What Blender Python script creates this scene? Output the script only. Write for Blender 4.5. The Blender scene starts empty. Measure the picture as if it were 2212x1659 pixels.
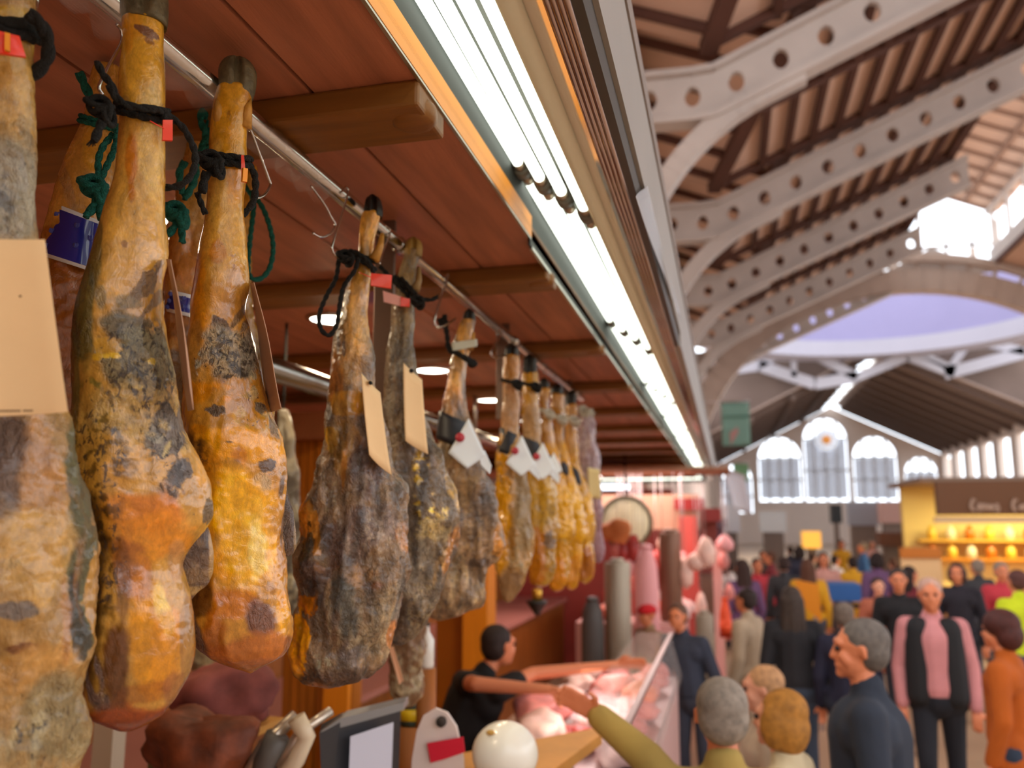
import bpy, math, random
import numpy as np
from mathutils import Vector, Matrix, Euler
random.seed(7)
S = bpy.context.scene
COL = S.collection
# ------------------------------------------------------------------ camera
CZ = 2.1                      # eye height above the hall floor
FPX, PX, PY = 1830.0, 1106.0, 829.5
PITCH, YAW = math.radians(9.16), math.radians(14.05)
cam_d = bpy.data.cameras.new('camera'); cam = bpy.data.objects.new('camera', cam_d)
COL.objects.link(cam); S.camera = cam
cam_d.sensor_width = 36; cam_d.lens = 36 * FPX / 2212
cam_d.clip_start = 0.02; cam_d.clip_end = 300
cam.location = (0, 0, CZ); cam.rotation_euler = (math.pi/2 + PITCH, 0, YAW)
cam_d.dof.use_dof = True; cam_d.dof.focus_distance = 1.16
cam_d.dof.aperture_fstop = cam_d.lens / 9.0      # 9 mm entrance pupil
# ------------------------------------------------------------------ world, exposure
S.view_settings.view_transform = 'Standard'; S.view_settings.look = 'None'
S.view_settings.gamma = 1; S.view_settings.use_curve_mapping = False
S.view_settings.exposure = 0.28
W = bpy.data.worlds.new('sky'); S.world = W; W.use_nodes = True
bg = W.node_tree.nodes['Background']
bg.inputs[0].default_value = (0.86, 0.92, 1.0, 1); bg.inputs[1].default_value = 2.85

def lin(h, g=1.0):
    if isinstance(h, str): h = [int(h[i:i+2], 16) for i in (0, 2, 4)]
    return tuple(((x/255)/12.92 if x/255 <= .04045 else ((x/255+.055)/1.055)**2.4)*g for x in h)

def area_light(name, loc, size, size_y, power, color, rot=(0, 0, 0)):
    l = bpy.data.lights.new(name, 'AREA'); l.shape = 'RECTANGLE'; l.size = size; l.size_y = size_y
    l.energy = power; l.color = color
    o = bpy.data.objects.new(name, l); COL.objects.link(o); o.location = loc; o.rotation_euler = rot
    return o
# ------------------------------------------------------------------ photo geometry -> place
def ray(u, v):
    x = (u-PX)/FPX; y = (PY-v)/FPX
    f = math.cos(PITCH)-y*math.sin(PITCH); z = math.sin(PITCH)+y*math.cos(PITCH)
    return np.array((x*math.cos(YAW)-f*math.sin(YAW), f*math.cos(YAW)+x*math.sin(YAW), z))
C0 = np.array((0, 0, CZ))
def UY(u, v, Y): r = ray(u, v); return C0 + r*(Y/r[1])
def UX(u, v, X): r = ray(u, v); return C0 + r*(X/r[0])
def UZ(u, v, Z): r = ray(u, v); return C0 + r*((Z-CZ)/r[2])
def UD(u, v, d): return C0 + ray(u, v)*d          # d = depth along the lens axis
def UN(u, v, p, n):                                # on the plane through p with normal n
    r = ray(u, v); return C0 + r*(np.dot(np.array(p)-C0, n)/np.dot(r, n))
# ------------------------------------------------------------------ tags
def tag(o, label=None, cat=None, group=None, kind=None):
    if label: o['label'] = label
    if cat: o['category'] = cat
    if group: o['group'] = group
    if kind: o['kind'] = kind
    return o
def thing(name, label, cat, loc=(0, 0, 0), rz=0, group=None):
    o = bpy.data.objects.new(name, None); COL.objects.link(o); o.empty_display_size = .1
    o.location = loc; o.rotation_euler = (0, 0, rz); return tag(o, label, cat, group)
# ------------------------------------------------------------------ materials
MATS = {}
def mat(name, col, rough=.6, metal=0., var=0., vs=6., bump=0., bs=40., emit=None, es=1., trans=0., alpha=1., coat=0., ior=1.45, stretch=None, sheen=0.):
    if name in MATS: return MATS[name]
    m = bpy.data.materials.new(name); m.use_nodes = True; nt = m.node_tree; b = nt.nodes['Principled BSDF']
    c = lin(col) if isinstance(col, str) else col
    b.inputs['Base Color'].default_value = (*c, 1); b.inputs['Roughness'].default_value = rough
    b.inputs['Metallic'].default_value = metal; b.inputs['Transmission Weight'].default_value = trans
    b.inputs['Alpha'].default_value = alpha; b.inputs['Coat Weight'].default_value = coat
    b.inputs['IOR'].default_value = ior; b.inputs['Sheen Weight'].default_value = sheen
    if emit: b.inputs['Emission Color'].default_value = (*lin(emit), 1); b.inputs['Emission Strength'].default_value = es
    if var or bump:
        tc = nt.nodes.new('ShaderNodeTexCoord'); mp = nt.nodes.new('ShaderNodeMapping')
        if stretch: mp.inputs['Scale'].default_value = stretch
        nt.links.new(tc.outputs['Object'], mp.inputs[0])
    if var:
        n = nt.nodes.new('ShaderNodeTexNoise'); n.inputs['Scale'].default_value = vs; n.inputs['Detail'].default_value = 6
        nt.links.new(mp.outputs[0], n.inputs[0])
        r = nt.nodes.new('ShaderNodeMapRange'); r.inputs[1].default_value = .3; r.inputs[2].default_value = .7
        r.inputs[3].default_value = 1-var; r.inputs[4].default_value = 1+var*.6
        nt.links.new(n.outputs[0], r.inputs[0])
        mx = nt.nodes.new('ShaderNodeMix'); mx.data_type = 'RGBA'; mx.blend_type = 'MULTIPLY'; mx.inputs[0].default_value = 1
        mx.inputs[6].default_value = (*c, 1); nt.links.new(r.outputs[0], mx.inputs[7]); nt.links.new(mx.outputs[2], b.inputs['Base Color'])
    if bump:
        n = nt.nodes.new('ShaderNodeTexNoise'); n.inputs['Scale'].default_value = bs; n.inputs['Detail'].default_value = 4
        nt.links.new(mp.outputs[0], n.inputs[0])
        bn = nt.nodes.new('ShaderNodeBump'); bn.inputs['Strength'].default_value = bump; bn.inputs['Distance'].default_value = .005
        nt.links.new(n.outputs[0], bn.inputs['Height']); nt.links.new(bn.outputs[0], b.inputs['Normal'])
    MATS[name] = m; return m

# ------------------------------------------------------------------ mesh helpers
class MB:
    """collects shapes, links them as one mesh object"""
    def __init__(s): s.v = []; s.f = []; s.mi = []; s.sm = []
    def add(s, vs, fs, mi=0, sm=False):
        o = len(s.v); s.v += [tuple(map(float, p)) for p in vs]
        for f in fs: s.f.append([i+o for i in f]); s.mi.append(mi); s.sm.append(sm)
        return s
    def box(s, c, d, rot=None, mi=0):
        hx, hy, hz = d[0]/2, d[1]/2, d[2]/2
        P = [Vector((x*hx, y*hy, z*hz)) for x in (-1, 1) for y in (-1, 1) for z in (-1, 1)]
        if rot is not None:
            R = Euler(rot).to_matrix(); P = [R @ p for p in P]
        P = [p+Vector(c) for p in P]
        return s.add(P, [(0, 1, 3, 2), (4, 6, 7, 5), (0, 4, 5, 1), (2, 3, 7, 6), (0, 2, 6, 4), (1, 5, 7, 3)], mi)
    def bb(s, lo, hi, mi=0):
        return s.box([(a+b)/2 for a, b in zip(lo, hi)], [abs(b-a) for a, b in zip(lo, hi)], mi=mi)
    def bar(s, a, b, w, h, up=(0, 0, 1), mi=0):
        a = Vector(a); b = Vector(b); d = (b-a).normalized(); up = Vector(up)
        x = d.cross(up)
        if x.length < 1e-5: x = d.cross(Vector((1, 0, 0)))
        x.normalize(); z = x.cross(d)
        P = [p+x*(i*w/2)+z*(j*h/2) for p in (a, b) for i in (-1, 1) for j in (-1, 1)]
        return s.add(P, [(0, 1, 3, 2), (4, 6, 7, 5), (0, 4, 5, 1), (2, 3, 7, 6), (0, 2, 6, 4), (1, 5, 7, 3)], mi)
    def tube(s, pts, r, n=8, mi=0, closed=False, cap=True):
        pts = [Vector(p) for p in pts]; m = len(pts)
        rr = r if isinstance(r, (list, tuple)) else [r]*m
        T = []
        for i in range(m):
            a = pts[(i-1) % m] if (closed or i > 0) else pts[i]; b = pts[(i+1) % m] if (closed or i < m-1) else pts[i]
            T.append((b-a).normalized())
        nrm = T[0].orthogonal().normalized(); V = []
        for i in range(m):
            nrm = (nrm - T[i]*nrm.dot(T[i]))
            if nrm.length < 1e-6: nrm = T[i].orthogonal()
            nrm.normalize(); bt = T[i].cross(nrm)
            for k in range(n):
                a = 2*math.pi*k/n; V.append(pts[i]+(nrm*math.cos(a)+bt*math.sin(a))*rr[i])
        F = []
        for i in range(m if closed else m-1):
            j = (i+1) % m
            for k in range(n): l = (k+1) % n; F.append((i*n+k, i*n+l, j*n+l, j*n+k))
        if cap and not closed: F.append(tuple(range(n))[::-1]); F.append(tuple((m-1)*n+k for k in range(n)))
        return s.add(V, F, mi, True)
    def lathe(s, prof, c=(0, 0, 0), n=24, mi=0, rot=None, sx=1, sy=1):
        V = []; F = []; R = Euler(rot).to_matrix() if rot else Matrix.Identity(3)
        for (r, z) in prof:
            for k in range(n):
                a = 2*math.pi*k/n; V.append(R @ Vector((r*math.cos(a)*sx, r*math.sin(a)*sy, z))+Vector(c))
        for i in range(len(prof)-1):
            for k in range(n): l = (k+1) % n; F.append((i*n+k, i*n+l, (i+1)*n+l, (i+1)*n+k))
        F.append(tuple(range(n))[::-1]); F.append(tuple((len(prof)-1)*n+k for k in range(n)))
        return s.add(V, F, mi, True)
    def ball(s, c, r, n=16, mi=0, sc=(1, 1, 1), rot=None):
        V = []; F = []; m = n//2+1; R = Euler(rot).to_matrix() if rot else Matrix.Identity(3)
        for i in range(m):
            t = math.pi*(i+.001)/(m-1+.002)
            for k in range(n):
                a = 2*math.pi*k/n
                V.append(R @ Vector((r*sc[0]*math.sin(t)*math.cos(a), r*sc[1]*math.sin(t)*math.sin(a), r*sc[2]*math.cos(t)))+Vector(c))
        for i in range(m-1):
            for k in range(n): l = (k+1) % n; F.append((i*n+k, (i+1)*n+k, (i+1)*n+l, i*n+l))
        return s.add(V, F, mi, True)
    def prism(s, poly, d, mi=0):
        """polygon (3D points) extruded along vector d"""
        n = len(poly); A = [Vector(p) for p in poly]; B = [p+Vector(d) for p in A]
        return s.add(A+B, [tuple(range(n)), tuple(range(2*n-1, n-1, -1))]+[(i, i+n, (i+1) % n+n, (i+1) % n) for i in range(n)], mi)
    def card(s, c4, th=.001, bulge=0., nu=8, nv=8, mi=0, wave=0.):
        """a thin sheet with four corners (tl,tr,br,bl), slightly curved, with real thickness"""
        c = [Vector(p) for p in c4]; n = (c[1]-c[0]).cross(c[3]-c[0]).normalized(); V = []; F = []
        for side in (0, 1):
            for j in range(nv+1):
                for i in range(nu+1):
                    a = i/nu; b = j/nv
                    p = (c[0]*(1-a)+c[1]*a)*(1-b)+(c[3]*(1-a)+c[2]*a)*b
                    p = p+n*(bulge*4*a*(1-a)*(.4+b*.6)+bulge*1.5*b*(1-b)+wave*math.sin(5*a+7*b)+(th if side else 0)); V.append(p)
        q = (nu+1)*(nv+1)
        for side in (0, 1):
            for j in range(nv):
                for i in range(nu):
                    k = side*q+j*(nu+1)+i; f = (k, k+1, k+nu+2, k+nu+1); F.append(f if side else f[::-1])
        for i in range(nu):
            F.append((i, i+1, q+i+1, q+i)); k = nv*(nu+1)+i; F.append((k+1, k, q+k, q+k+1))
        for j in range(nv):
            k = j*(nu+1); F.append((k+nu+1, k, q+k, q+k+nu+1)); k += nu; F.append((k, k+nu+1, q+k+nu+1, q+k))
        return s.add(V, F, mi, bulge != 0 or wave != 0)
    def build(s, name, mats, parent=None, bevel=0., origin=None):
        me = bpy.data.meshes.new(name)
        V = s.v; inv = None
        o = bpy.data.objects.new(name, me); COL.objects.link(o)
        if parent is not None:
            o.parent = parent; pm = world_of(parent).inverted(); V = [pm @ Vector(p) for p in V]
        elif V:
            if origin is None:
                xs, ys, zs = zip(*V); origin = ((min(xs)+max(xs))/2, (min(ys)+max(ys))/2, min(zs))
            o.location = origin; V = [Vector(p)-Vector(origin) for p in V]
        me.from_pydata([tuple(p) for p in V], [], s.f); me.update()
        me.polygons.foreach_set('material_index', s.mi); me.polygons.foreach_set('use_smooth', s.sm)
        for m in (mats if isinstance(mats, (list, tuple)) else [mats]): me.materials.append(m)
        if bevel:
            b = o.modifiers.new('bevel', 'BEVEL'); b.width = bevel; b.segments = 2; b.limit_method = 'ANGLE'
        return o
def world_of(o):
    m = Matrix.LocRotScale(o.location, o.rotation_euler, o.scale)
    return (world_of(o.parent) @ m) if o.parent else m
def struct(o): o['kind'] = 'structure'; return o
def spline(P, k=6, closed=False):
    P = [Vector(p) for p in P]; n = len(P); out = []
    for i in range(n if closed else n-1):
        g = lambda j: P[j % n] if closed else P[min(max(j, 0), n-1)]
        a, b, c, d = g(i-1), g(i), g(i+1), g(i+2)
        for t in range(k):
            t /= k; out.append(.5*((2*b)+(c-a)*t+(2*a-5*b+4*c-d)*t*t+(3*b-3*c+d-a)*t**3))
    if not closed: out.append(P[-1])
    return out
# ------------------------------------------------------------------ vector noise
_rng = np.random.RandomState(3)
_PERM = np.tile(_rng.permutation(256), 3); _G = _rng.normal(size=(256, 3)); _G /= np.linalg.norm(_G, axis=1)[:, None]
def perlin(p):
    i = np.floor(p).astype(int); f = p-i; i &= 255; u = f*f*f*(f*(f*6-15)+10); out = 0
    for dx in (0, 1):
        for dy in (0, 1):
            for dz in (0, 1):
                h = _PERM[_PERM[_PERM[(i[:, 0]+dx) & 255]+((i[:, 1]+dy) & 255)]+((i[:, 2]+dz) & 255)]
                g = _G[h]; w = (u[:, 0] if dx else 1-u[:, 0])*(u[:, 1] if dy else 1-u[:, 1])*(u[:, 2] if dz else 1-u[:, 2])
                out = out+w*(g[:, 0]*(f[:, 0]-dx)+g[:, 1]*(f[:, 1]-dy)+g[:, 2]*(f[:, 2]-dz))
    return out*1.7
def fbm(p, o=3):
    s = 0; a = 1.
    for k in range(o): s = s+a*perlin(p*2**k+11.3*k); a *= .5
    return s
def sstep(x, a, b): t = np.clip((x-a)/(b-a), 0, 1); return t*t*(3-2*t)
# ================================================================== stall canopy (setting)
CE = CZ+.69                                              # underside of the plank ceiling
PLANK = mat('plank', 'b06e50', .5, var=.28, vs=3, stretch=(9, .8, 1), bump=.15, bs=30)
BEAMM = mat('beam_wood', '80501a', .5, var=.3, vs=4, stretch=(.8, 8, 4), bump=.1, bs=20)
BEAMD = mat('beam_dark', '6b4520', .6, var=.3, vs=4, stretch=(.8, 8, 4))
STEEL = mat('stainless', 'c9c8c4', .14, 1.0, var=.06, vs=8)
BRUSH = mat('brushed_steel', 'b9b6ae', .3, 1.0, var=.1, vs=4)
b = MB(); n = 0
for i in range(9):
    x1 = -.63-.3165*i+.3165 if i else -.44
    x1 = -.44 if i == 0 else -.63-.3165*(i-1); x0 = -.63-.3165*i
    for y0, y1 in ((-1.5, 13.7),):
        b.bb((x0+.004, y0+.002, CE), (x1-.004, y1-.002, CE+.02))
b.bb((-3.2, -1.5, CE+.019), (-.44, 13.7, CE+.03), mi=1)
struct(b.build('ceiling', [PLANK, BEAMD]))
for i in range(13):
    y = 1.17+i*1.0
    b = MB(); b.bb((-3.1, y, CE-.045), (-.445, y+.13, CE)); b.lathe([(.03, 0), (.04, .01), (.04, .03), (.025, .045)], (-.475, y+.06, CE-.05), 12)
    struct(b.build('trim_%d' % (i+1), BEAMM, bevel=.006))
b = MB(); b.bb((-3.2, -1.5, CZ+.87), (-.13, 14.0, CZ+.92)); struct(b.build('trim_20', mat('canopy_board', '8a8078', .8)))
DARKG = mat('trough_dark', '2c2d29', .6, .0); ORANGE_REFL = mat('trough_copper', 'e5912f', .45, .0, var=.1, vs=5)  # orange stands for the wood ceiling's reflection, painted onto the trough wall
b = MB()
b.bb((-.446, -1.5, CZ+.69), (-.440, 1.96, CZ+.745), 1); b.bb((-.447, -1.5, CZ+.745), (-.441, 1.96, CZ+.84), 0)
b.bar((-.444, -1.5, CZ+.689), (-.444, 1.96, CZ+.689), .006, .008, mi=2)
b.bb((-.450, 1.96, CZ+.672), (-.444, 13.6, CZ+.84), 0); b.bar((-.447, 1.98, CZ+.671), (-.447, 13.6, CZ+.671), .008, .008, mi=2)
struct(b.build('trim_21', [DARKG, ORANGE_REFL, BRUSH]))
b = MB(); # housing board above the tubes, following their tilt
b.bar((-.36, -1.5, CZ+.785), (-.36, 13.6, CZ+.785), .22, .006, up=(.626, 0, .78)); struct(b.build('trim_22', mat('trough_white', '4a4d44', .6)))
b = MB(); b.tube([(-.246, -1.5, CZ+.668), (-.246, 13.6, CZ+.668)], .019, 20); struct(b.build('trim_23', mat('cover_pale', 'f4f4d8', .25, coat=.6)))
b = MB(); b.bar((-.2085, -1.5, CZ+.64), (-.2085, 13.7, CZ+.64), .054, .004, up=(.73, 0, .68)); struct(b.build('trim_24', mat('mirror_strip', 'e6d9d4', .07, 1.)))
b = MB()
for k in range(4): b.tube([(-.186+.0085*k, -1.5, CZ+.6185-.0025*k), (-.186+.0085*k, 13.7, CZ+.6185-.0025*k)], .0045, 10)
b.bb((-.19, -1.5, CZ+.618), (-.155, 13.7, CZ+.628)); struct(b.build('trim_25', mat('chrome_mould', 'b9a9a4', .12, 1.)))
b = MB(); b.bb((-.156, -1.5, CZ+.61), (-.142, 3.0, CZ+.66)); struct(b.build('trim_26', mat('fascia_dark', '46433c', .5)))
b = MB(); b.bb((-.142, -1.5, CZ+.66), (-.134, 13.7, CZ+.88)); b.bb((-.156, 3.0, CZ+.61), (-.134, 13.7, CZ+.66)); struct(b.build('trim_27', mat('fascia_grey', '9b978f', .5, var=.06, vs=3)))
# back wall of the stall
WOODW = mat('wall_wood', '9b5a20', .5, var=.35, vs=3, stretch=(1, 14, .6))
b = MB(); b.bb((-3.25, -1.5, 0), (-3.2, 13.7, CE+.2)); b.bb((-3.2, 13.95, CE-.1), (-1.3, 14, CE+.2))
for i in range(60): b.bb((-3.2, -1.4+.25*i, 0), (-3.185, -1.17+.25*i, CE))
struct(b.build('wall_left', WOODW))
b = MB(); b.bb((-3.2, -1.55, 0), (-.9, -1.5, CE)); struct(b.build('wall_back', WOODW))

# ================================================================== market hall (setting)
BEIGE = mat('hall_stone', 'e0c6b2', .85, var=.07, vs=.6); PINKB = mat('hall_board', 'e0bca5', .85, var=.08, vs=.5)
GIRD = mat('girder_paint', 'c2b6ad', .6, var=.1, vs=1.2); BATT = mat('batten_wood', '5c3a2e', .8, var=.15, vs=1)
GREYW = mat('hall_grey', 'a5a0aa', .8, var=.05, vs=.4); FLOORM = mat('floor_stone', 'b89a7c', .5, var=.12, vs=.7)
b = MB(); b.bb((-14, -6, -.1), (34, 86, 0)); struct(b.build('floor', FLOORM))
H = lambda x, y, z: (x, y, CZ+z)
RZ = lambda x: 6.98+.42*x                               # main roof slope, left of the nave
XW, XU = -1.25, 6.0
G0, GS, NG = 6.5, 5.5, 5                                # first girder, spacing
tr = 30
for g in range(NG):
    y0, y1 = G0+GS*g, G0+GS*(g+1)
    V1 = (1.45, y0, RZ(1.45)); V2 = (0.0, y1, RZ(0.0))
    b = MB()                                            # boarding of the slope (with its valley) and of the cross gable
    b.prism([H(*V1), H(XU, y0, RZ(XU)), H(XU, y1, RZ(XU)), H(*V2)], (0, 0, .05))
    d1 = (-1, 0, .42); k1 = 1.45-XW; k2 = 0-XW
    b.prism([H(*V2), H(XW, y1, RZ(0)+.42*k2), H(XW, y0, RZ(1.45)+.42*k1), H(*V1)], (0, 0, .05))
    b.prism([H(0, y1, RZ(0)), H(1.45, y1, RZ(1.45)), H(XW, y1, RZ(1.45)+.42*k1)], (0, .05, 0))
    # mirrored slope beyond the lantern
    b.prism([H(10, y0, RZ(6)), H(17.5, y0, RZ(6)-.42*7.5), H(17.5, y1, RZ(6)-.42*7.5), H(10, y1, RZ(6))], (0, 0, .05))
    struct(b.build('trim_%d' % tr, PINKB)); tr += 1
    b = MB(); z = -.08                                  # dark rafters, middle purlin, valley
    nb = 11
    for i in range(nb):
        x = 1.0+(XU-1.0)*i/(nb-1); t = min(1, max(0, (1.45-x)/1.45)); ys = y0+(y1-y0)*t
        b.bar(H(x, ys, RZ(x)+z), H(x, y1, RZ(x)+z), .13, .16)
    b.bar(H(.75, (y0+y1)/2, RZ(.75)+z), H(XU, (y0+y1)/2, RZ(XU)+z), .16, .18)
    b.bar(H(1.2, y0+.12, RZ(1.2)+z), H(XU, y0+.12, RZ(XU)+z), .12, .14); b.bar(H(0, y1-.12, RZ(0)+z), H(XU, y1-.12, RZ(XU)+z), .12, .14)
    b.bar(H(V1[0], V1[1], V1[2]+z), H(V2[0], V2[1], V2[2]+z), .26, .2)
    for i in range(1, 7):
        t = i/6.5; x = 1.45*(1-t); y = y0+(y1-y0)*t; zz = RZ(x)
        b.bar(H(x, y, zz+z), H(XW, y, zz+.42*(x-XW)+z), .1, .14)
    b.bar(H(XU, y0, RZ(XU)+z), H(XU, y1, RZ(XU)+z), .2, .25)
    for i in range(8):
        x = 10+7.5*i/7; b.bar(H(x, y0, RZ(6)-.42*(x-10)+z), H(x, y1, RZ(6)-.42*(x-10)+z), .13, .16)
    struct(b.build('trim_%d' % tr, BATT)); tr += 1
def girder(y, flip=False):
    b = MB(); mx = (lambda x: 16-x) if flip else (lambda x: x)
    # web with holes: short plates between round openings
    zc = lambda x: 6.16+.43*max(x, 0)+.03*min(x, 0)*-1
    x0, x1 = -1.2, 6.4; n = 12; dx = (x1-x0)/n; h = .37; T = .1
    for s in (-1, 1): 
        P = [H(mx(x0+dx*i/2), y, zc(x0+dx*i/2)+s*h) for i in range(2*n+1)]
        for a, c in zip(P, P[1:]): b.bar(a, c, .34, .09)
    for i in range(n):
        xa = x0+dx*i; xc = xa+dx/2; r = .13; K = 12
        pts = []
        for k in range(K):
            a = 2*math.pi*(k+.5)/K; pts.append((xc+r*math.cos(a)*.9, zc(xc)+r*1.25*math.sin(a), math.cos(a), math.sin(a)))
        out = []
        for (px, pz, ca, sa) in pts:
            m = max(abs(ca)/(dx/2), abs(sa)/h); ox = xc+ca/m; out.append((ox, zc(ox)+sa/m if True else 0))
        for k in range(K):
            l = (k+1) % K
            b.prism([H(mx(pts[k][0]), y-T/2, pts[k][1]), H(mx(pts[l][0]), y-T/2, pts[l][1]), H(mx(out[l][0]), y-T/2, out[l][1]), H(mx(out[k][0]), y-T/2, out[k][1])], (0, T, 0))
    # curved knee brace towards the wall
    P = spline([H(mx(x), y, z) for x, z in ((1.3, 6.35), (.35, 5.9), (-.45, 5.2), (-1.0, 4.3), (-1.2, 3.4))], 5)
    for a, c in zip(P, P[1:]): b.bar(a, c, .3, .22, up=(0, 1, 0))
    return b
for g in range(NG):
    y = G0+GS*g+(0 if g else 0)
    if g == 0: continue
    struct(girder(y).build('trim_%d' % tr, GIRD)); tr += 1
struct(girder(G0+GS*NG).build('trim_%d' % tr, GIRD)); tr += 1
# lantern above the ridge
b = MB(); yE = 34
for x in (6, 10):
    b.bb(H(x-.06, 6.5, RZ(6)), H(x+.06, yE, RZ(6)+.5))
    for i in range(16): b.bb(H(x-.06, 6.5+i*1.8, RZ(6)+.5), H(x+.06, 6.62+i*1.8, RZ(6)+1.9))
    b.bb(H(x-.1, 6.5, RZ(6)+1.9), H(x+.1, yE, RZ(6)+2.05))
struct(b.build('trim_%d' % tr, GIRD)); tr += 1
b = MB()
b.prism([H(5.6, 6.5, RZ(6)+2.0), H(8, 6.5, RZ(6)+3.1), H(8, yE, RZ(6)+3.1), H(5.6, yE, RZ(6)+2.0)], (0, 0, .05)); b.prism([H(8, 6.5, RZ(6)+3.1), H(10.4, 6.5, RZ(6)+2.0), H(10.4, yE, RZ(6)+2.0), H(8, yE, RZ(6)+3.1)], (0, 0, .05))
struct(b.build('trim_%d' % tr, mat('lantern_board', 'f3d9c6', .85))); tr += 1
b = MB()
for i in range(28): 
    y = 7+i; b.bar(H(5.7, y, RZ(6)+1.98), H(8, y, RZ(6)+3.03), .1, .1); b.bar(H(8, y, RZ(6)+3.03), H(10.3, y, RZ(6)+1.98), .1, .1)
for x in (6.8, 8, 9.2): b.bar(H(x, 6.5, RZ(6)+2.5-.4*abs(x-8)*1.0+.45), H(x, yE, RZ(6)+2.5-.4*abs(x-8)+.45), .12, .12)
struct(b.build('trim_%d' % tr, mat('lantern_rafter', 'a98f80', .8))); tr += 1
# hall wall on the left with tiled triangles between the girders
b = MB(); b.bb(H(XW-.3, 14.2, -CZ), H(XW, 82, 7.2)); b.bb(H(XW-.3, 14.2, 7.2), H(XW, 34, 8.8)); b.bb(H(XW-.3, 6.5, 3.2), H(XW, 14.2, 8.9))
struct(b.build('wall_hall', BEIGE))
TILE = bpy.data.materials.new('tile_mosaic'); TILE.use_nodes = True; nt = TILE.node_tree; pb = nt.nodes['Principled BSDF']
tc = nt.nodes.new('ShaderNodeTexCoord'); mp = nt.nodes.new('ShaderNodeMapping'); mp.inputs['Rotation'].default_value = (math.pi/4, 0, 0)
ck = nt.nodes.new('ShaderNodeTexChecker'); ck.inputs['Scale'].default_value = 7; ck.inputs[1].default_value = (*lin('4f8276'), 1); ck.inputs[2].default_value = (*lin('d3a04c'), 1)
nt.links.new(tc.outputs['Object'], mp.inputs[0]); nt.links.new(mp.outputs[0], ck.inputs[0]); nt.links.new(ck.outputs[0], pb.inputs['Base Color'])
for g in range(1, 5):
    y = G0+GS*g+2.75
    b = MB(); b.prism([H(XW+.02, y-2.5, 8.0-.3), H(XW+.02, y+.2, 8.75), H(XW+.02, y+2.3, 7.6)], (.05, 0, 0)); struct(b.build('trim_%d' % tr, TILE)); tr += 1
# big arch of the crossing
def arch(cx, cz, a, bb, y, w, h, t0, t1, m, n=40):
    b = MB(); P = [H(cx-a*math.cos(t0+(t1-t0)*i/n), y, cz+bb*math.sin(t0+(t1-t0)*i/n)) for i in range(n+1)]
    for p, q in zip(P, P[1:]): b.bar(p, q, w, h, up=(0, 1, 0))
    return b
b = arch(6.9, 1.7, 8.2, 7.3, 34, .85, .6, 0, math.pi, None); 
b2 = arch(6.9, 1.7, 8.9, 8.1, 33.6, .28, .3, 0, math.pi, None); b.add(b2.v, b2.f)
for i in range(30):
    t = math.pi*(i+.5)/30; b.bar(H(6.9-8.4*math.cos(t), 34, 1.7+7.5*math.sin(t)), H(6.9-8.9*math.cos(t), 33.8, 1.7+8.1*math.sin(t)), .12, .2, up=(0, 1, 0))
struct(b.build('trim_%d' % tr, mat('arch_paint', 'b8a496', .7, var=.08, vs=1))); tr += 1
b = MB()                                                # spandrels over the arch up to the roof
n = 24
for i in range(n):
    t = math.pi*i/n; u = math.pi*(i+1)/n
    p = lambda t: (6.9-9.0*math.cos(t), 1.7+8.2*math.sin(t)); (xa, za), (xc, zc_) = p(t), p(u)
    top = lambda x: min(RZ(x), RZ(6)) if x < 8 else RZ(6)-.42*max(0, x-10)
    ta, tcx = top(xa), top(xc)
    if ta > za or tcx > zc_: b.prism([H(xa, 34.2, za), H(xc, 34.2, zc_), H(xc, 34.2, max(tcx, zc_)), H(xa, 34.2, max(ta, za))], (0, .15, 0))
struct(b.build('wall_arch', mat('arch_wall', 'd9c3ae', .85))); 
b = MB()                                                # gable glazing bars at the lantern end
for i in range(6): b.bar(H(5.8+i*.9, 34.1, 9.4), H(5.8+i*.9, 34.1, 11.4+.4*(2.2-abs(i-2.4))), .1, .1)
b.bar(H(5.8, 34.1, 10.3), H(10.2, 34.1, 10.3), .1, .1); b.prism([H(5.8, 34.1, 9.2), H(8, 34.1, 10.3), H(10.2, 34.1, 9.2)], (0, .1, 0))
struct(b.build('trim_%d' % tr, GIRD)); tr += 1
# dome drum beyond the crossing
LAV = mat('drum_lavender', '8d86a8', .8, var=.06, vs=.3)  # the purple light on the drum is put into its base colour
def ring(cx, cy, r, z0, z1, m, name, a0=-20, a1=200, n=48, th=.3):
    b = MB()
    for i in range(n):
        t = math.radians(a0+(a1-a0)*i/n); u = math.radians(a0+(a1-a0)*(i+1)/n)
        P = [H(cx+R*math.cos(w), cy+R*math.sin(w), z0) for R, w in ((r, t), (r, u), (r+th, u), (r+th, t))]; b.prism(P, (0, 0, z1-z0))
    return struct(b.build(name, m))
ring(8.5, 46, 8.7, 10.9, 14.4, LAV, 'wall_drum'); ring(8.5, 46, 8.6, 10.0, 10.95, GREYW, 'trim_%d' % tr, th=1.8); tr += 1
b = MB()
for i in range(24):
    t = math.radians(-20+220*i/23); b.bar(H(8.5+8.7*math.cos(t), 46+8.7*math.sin(t), 14.4), H(8.5+8.7*math.cos(t), 46+8.7*math.sin(t), 15.6), .3, .3)
struct(b.build('trim_%d' % tr, BEIGE)); tr += 1
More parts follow.
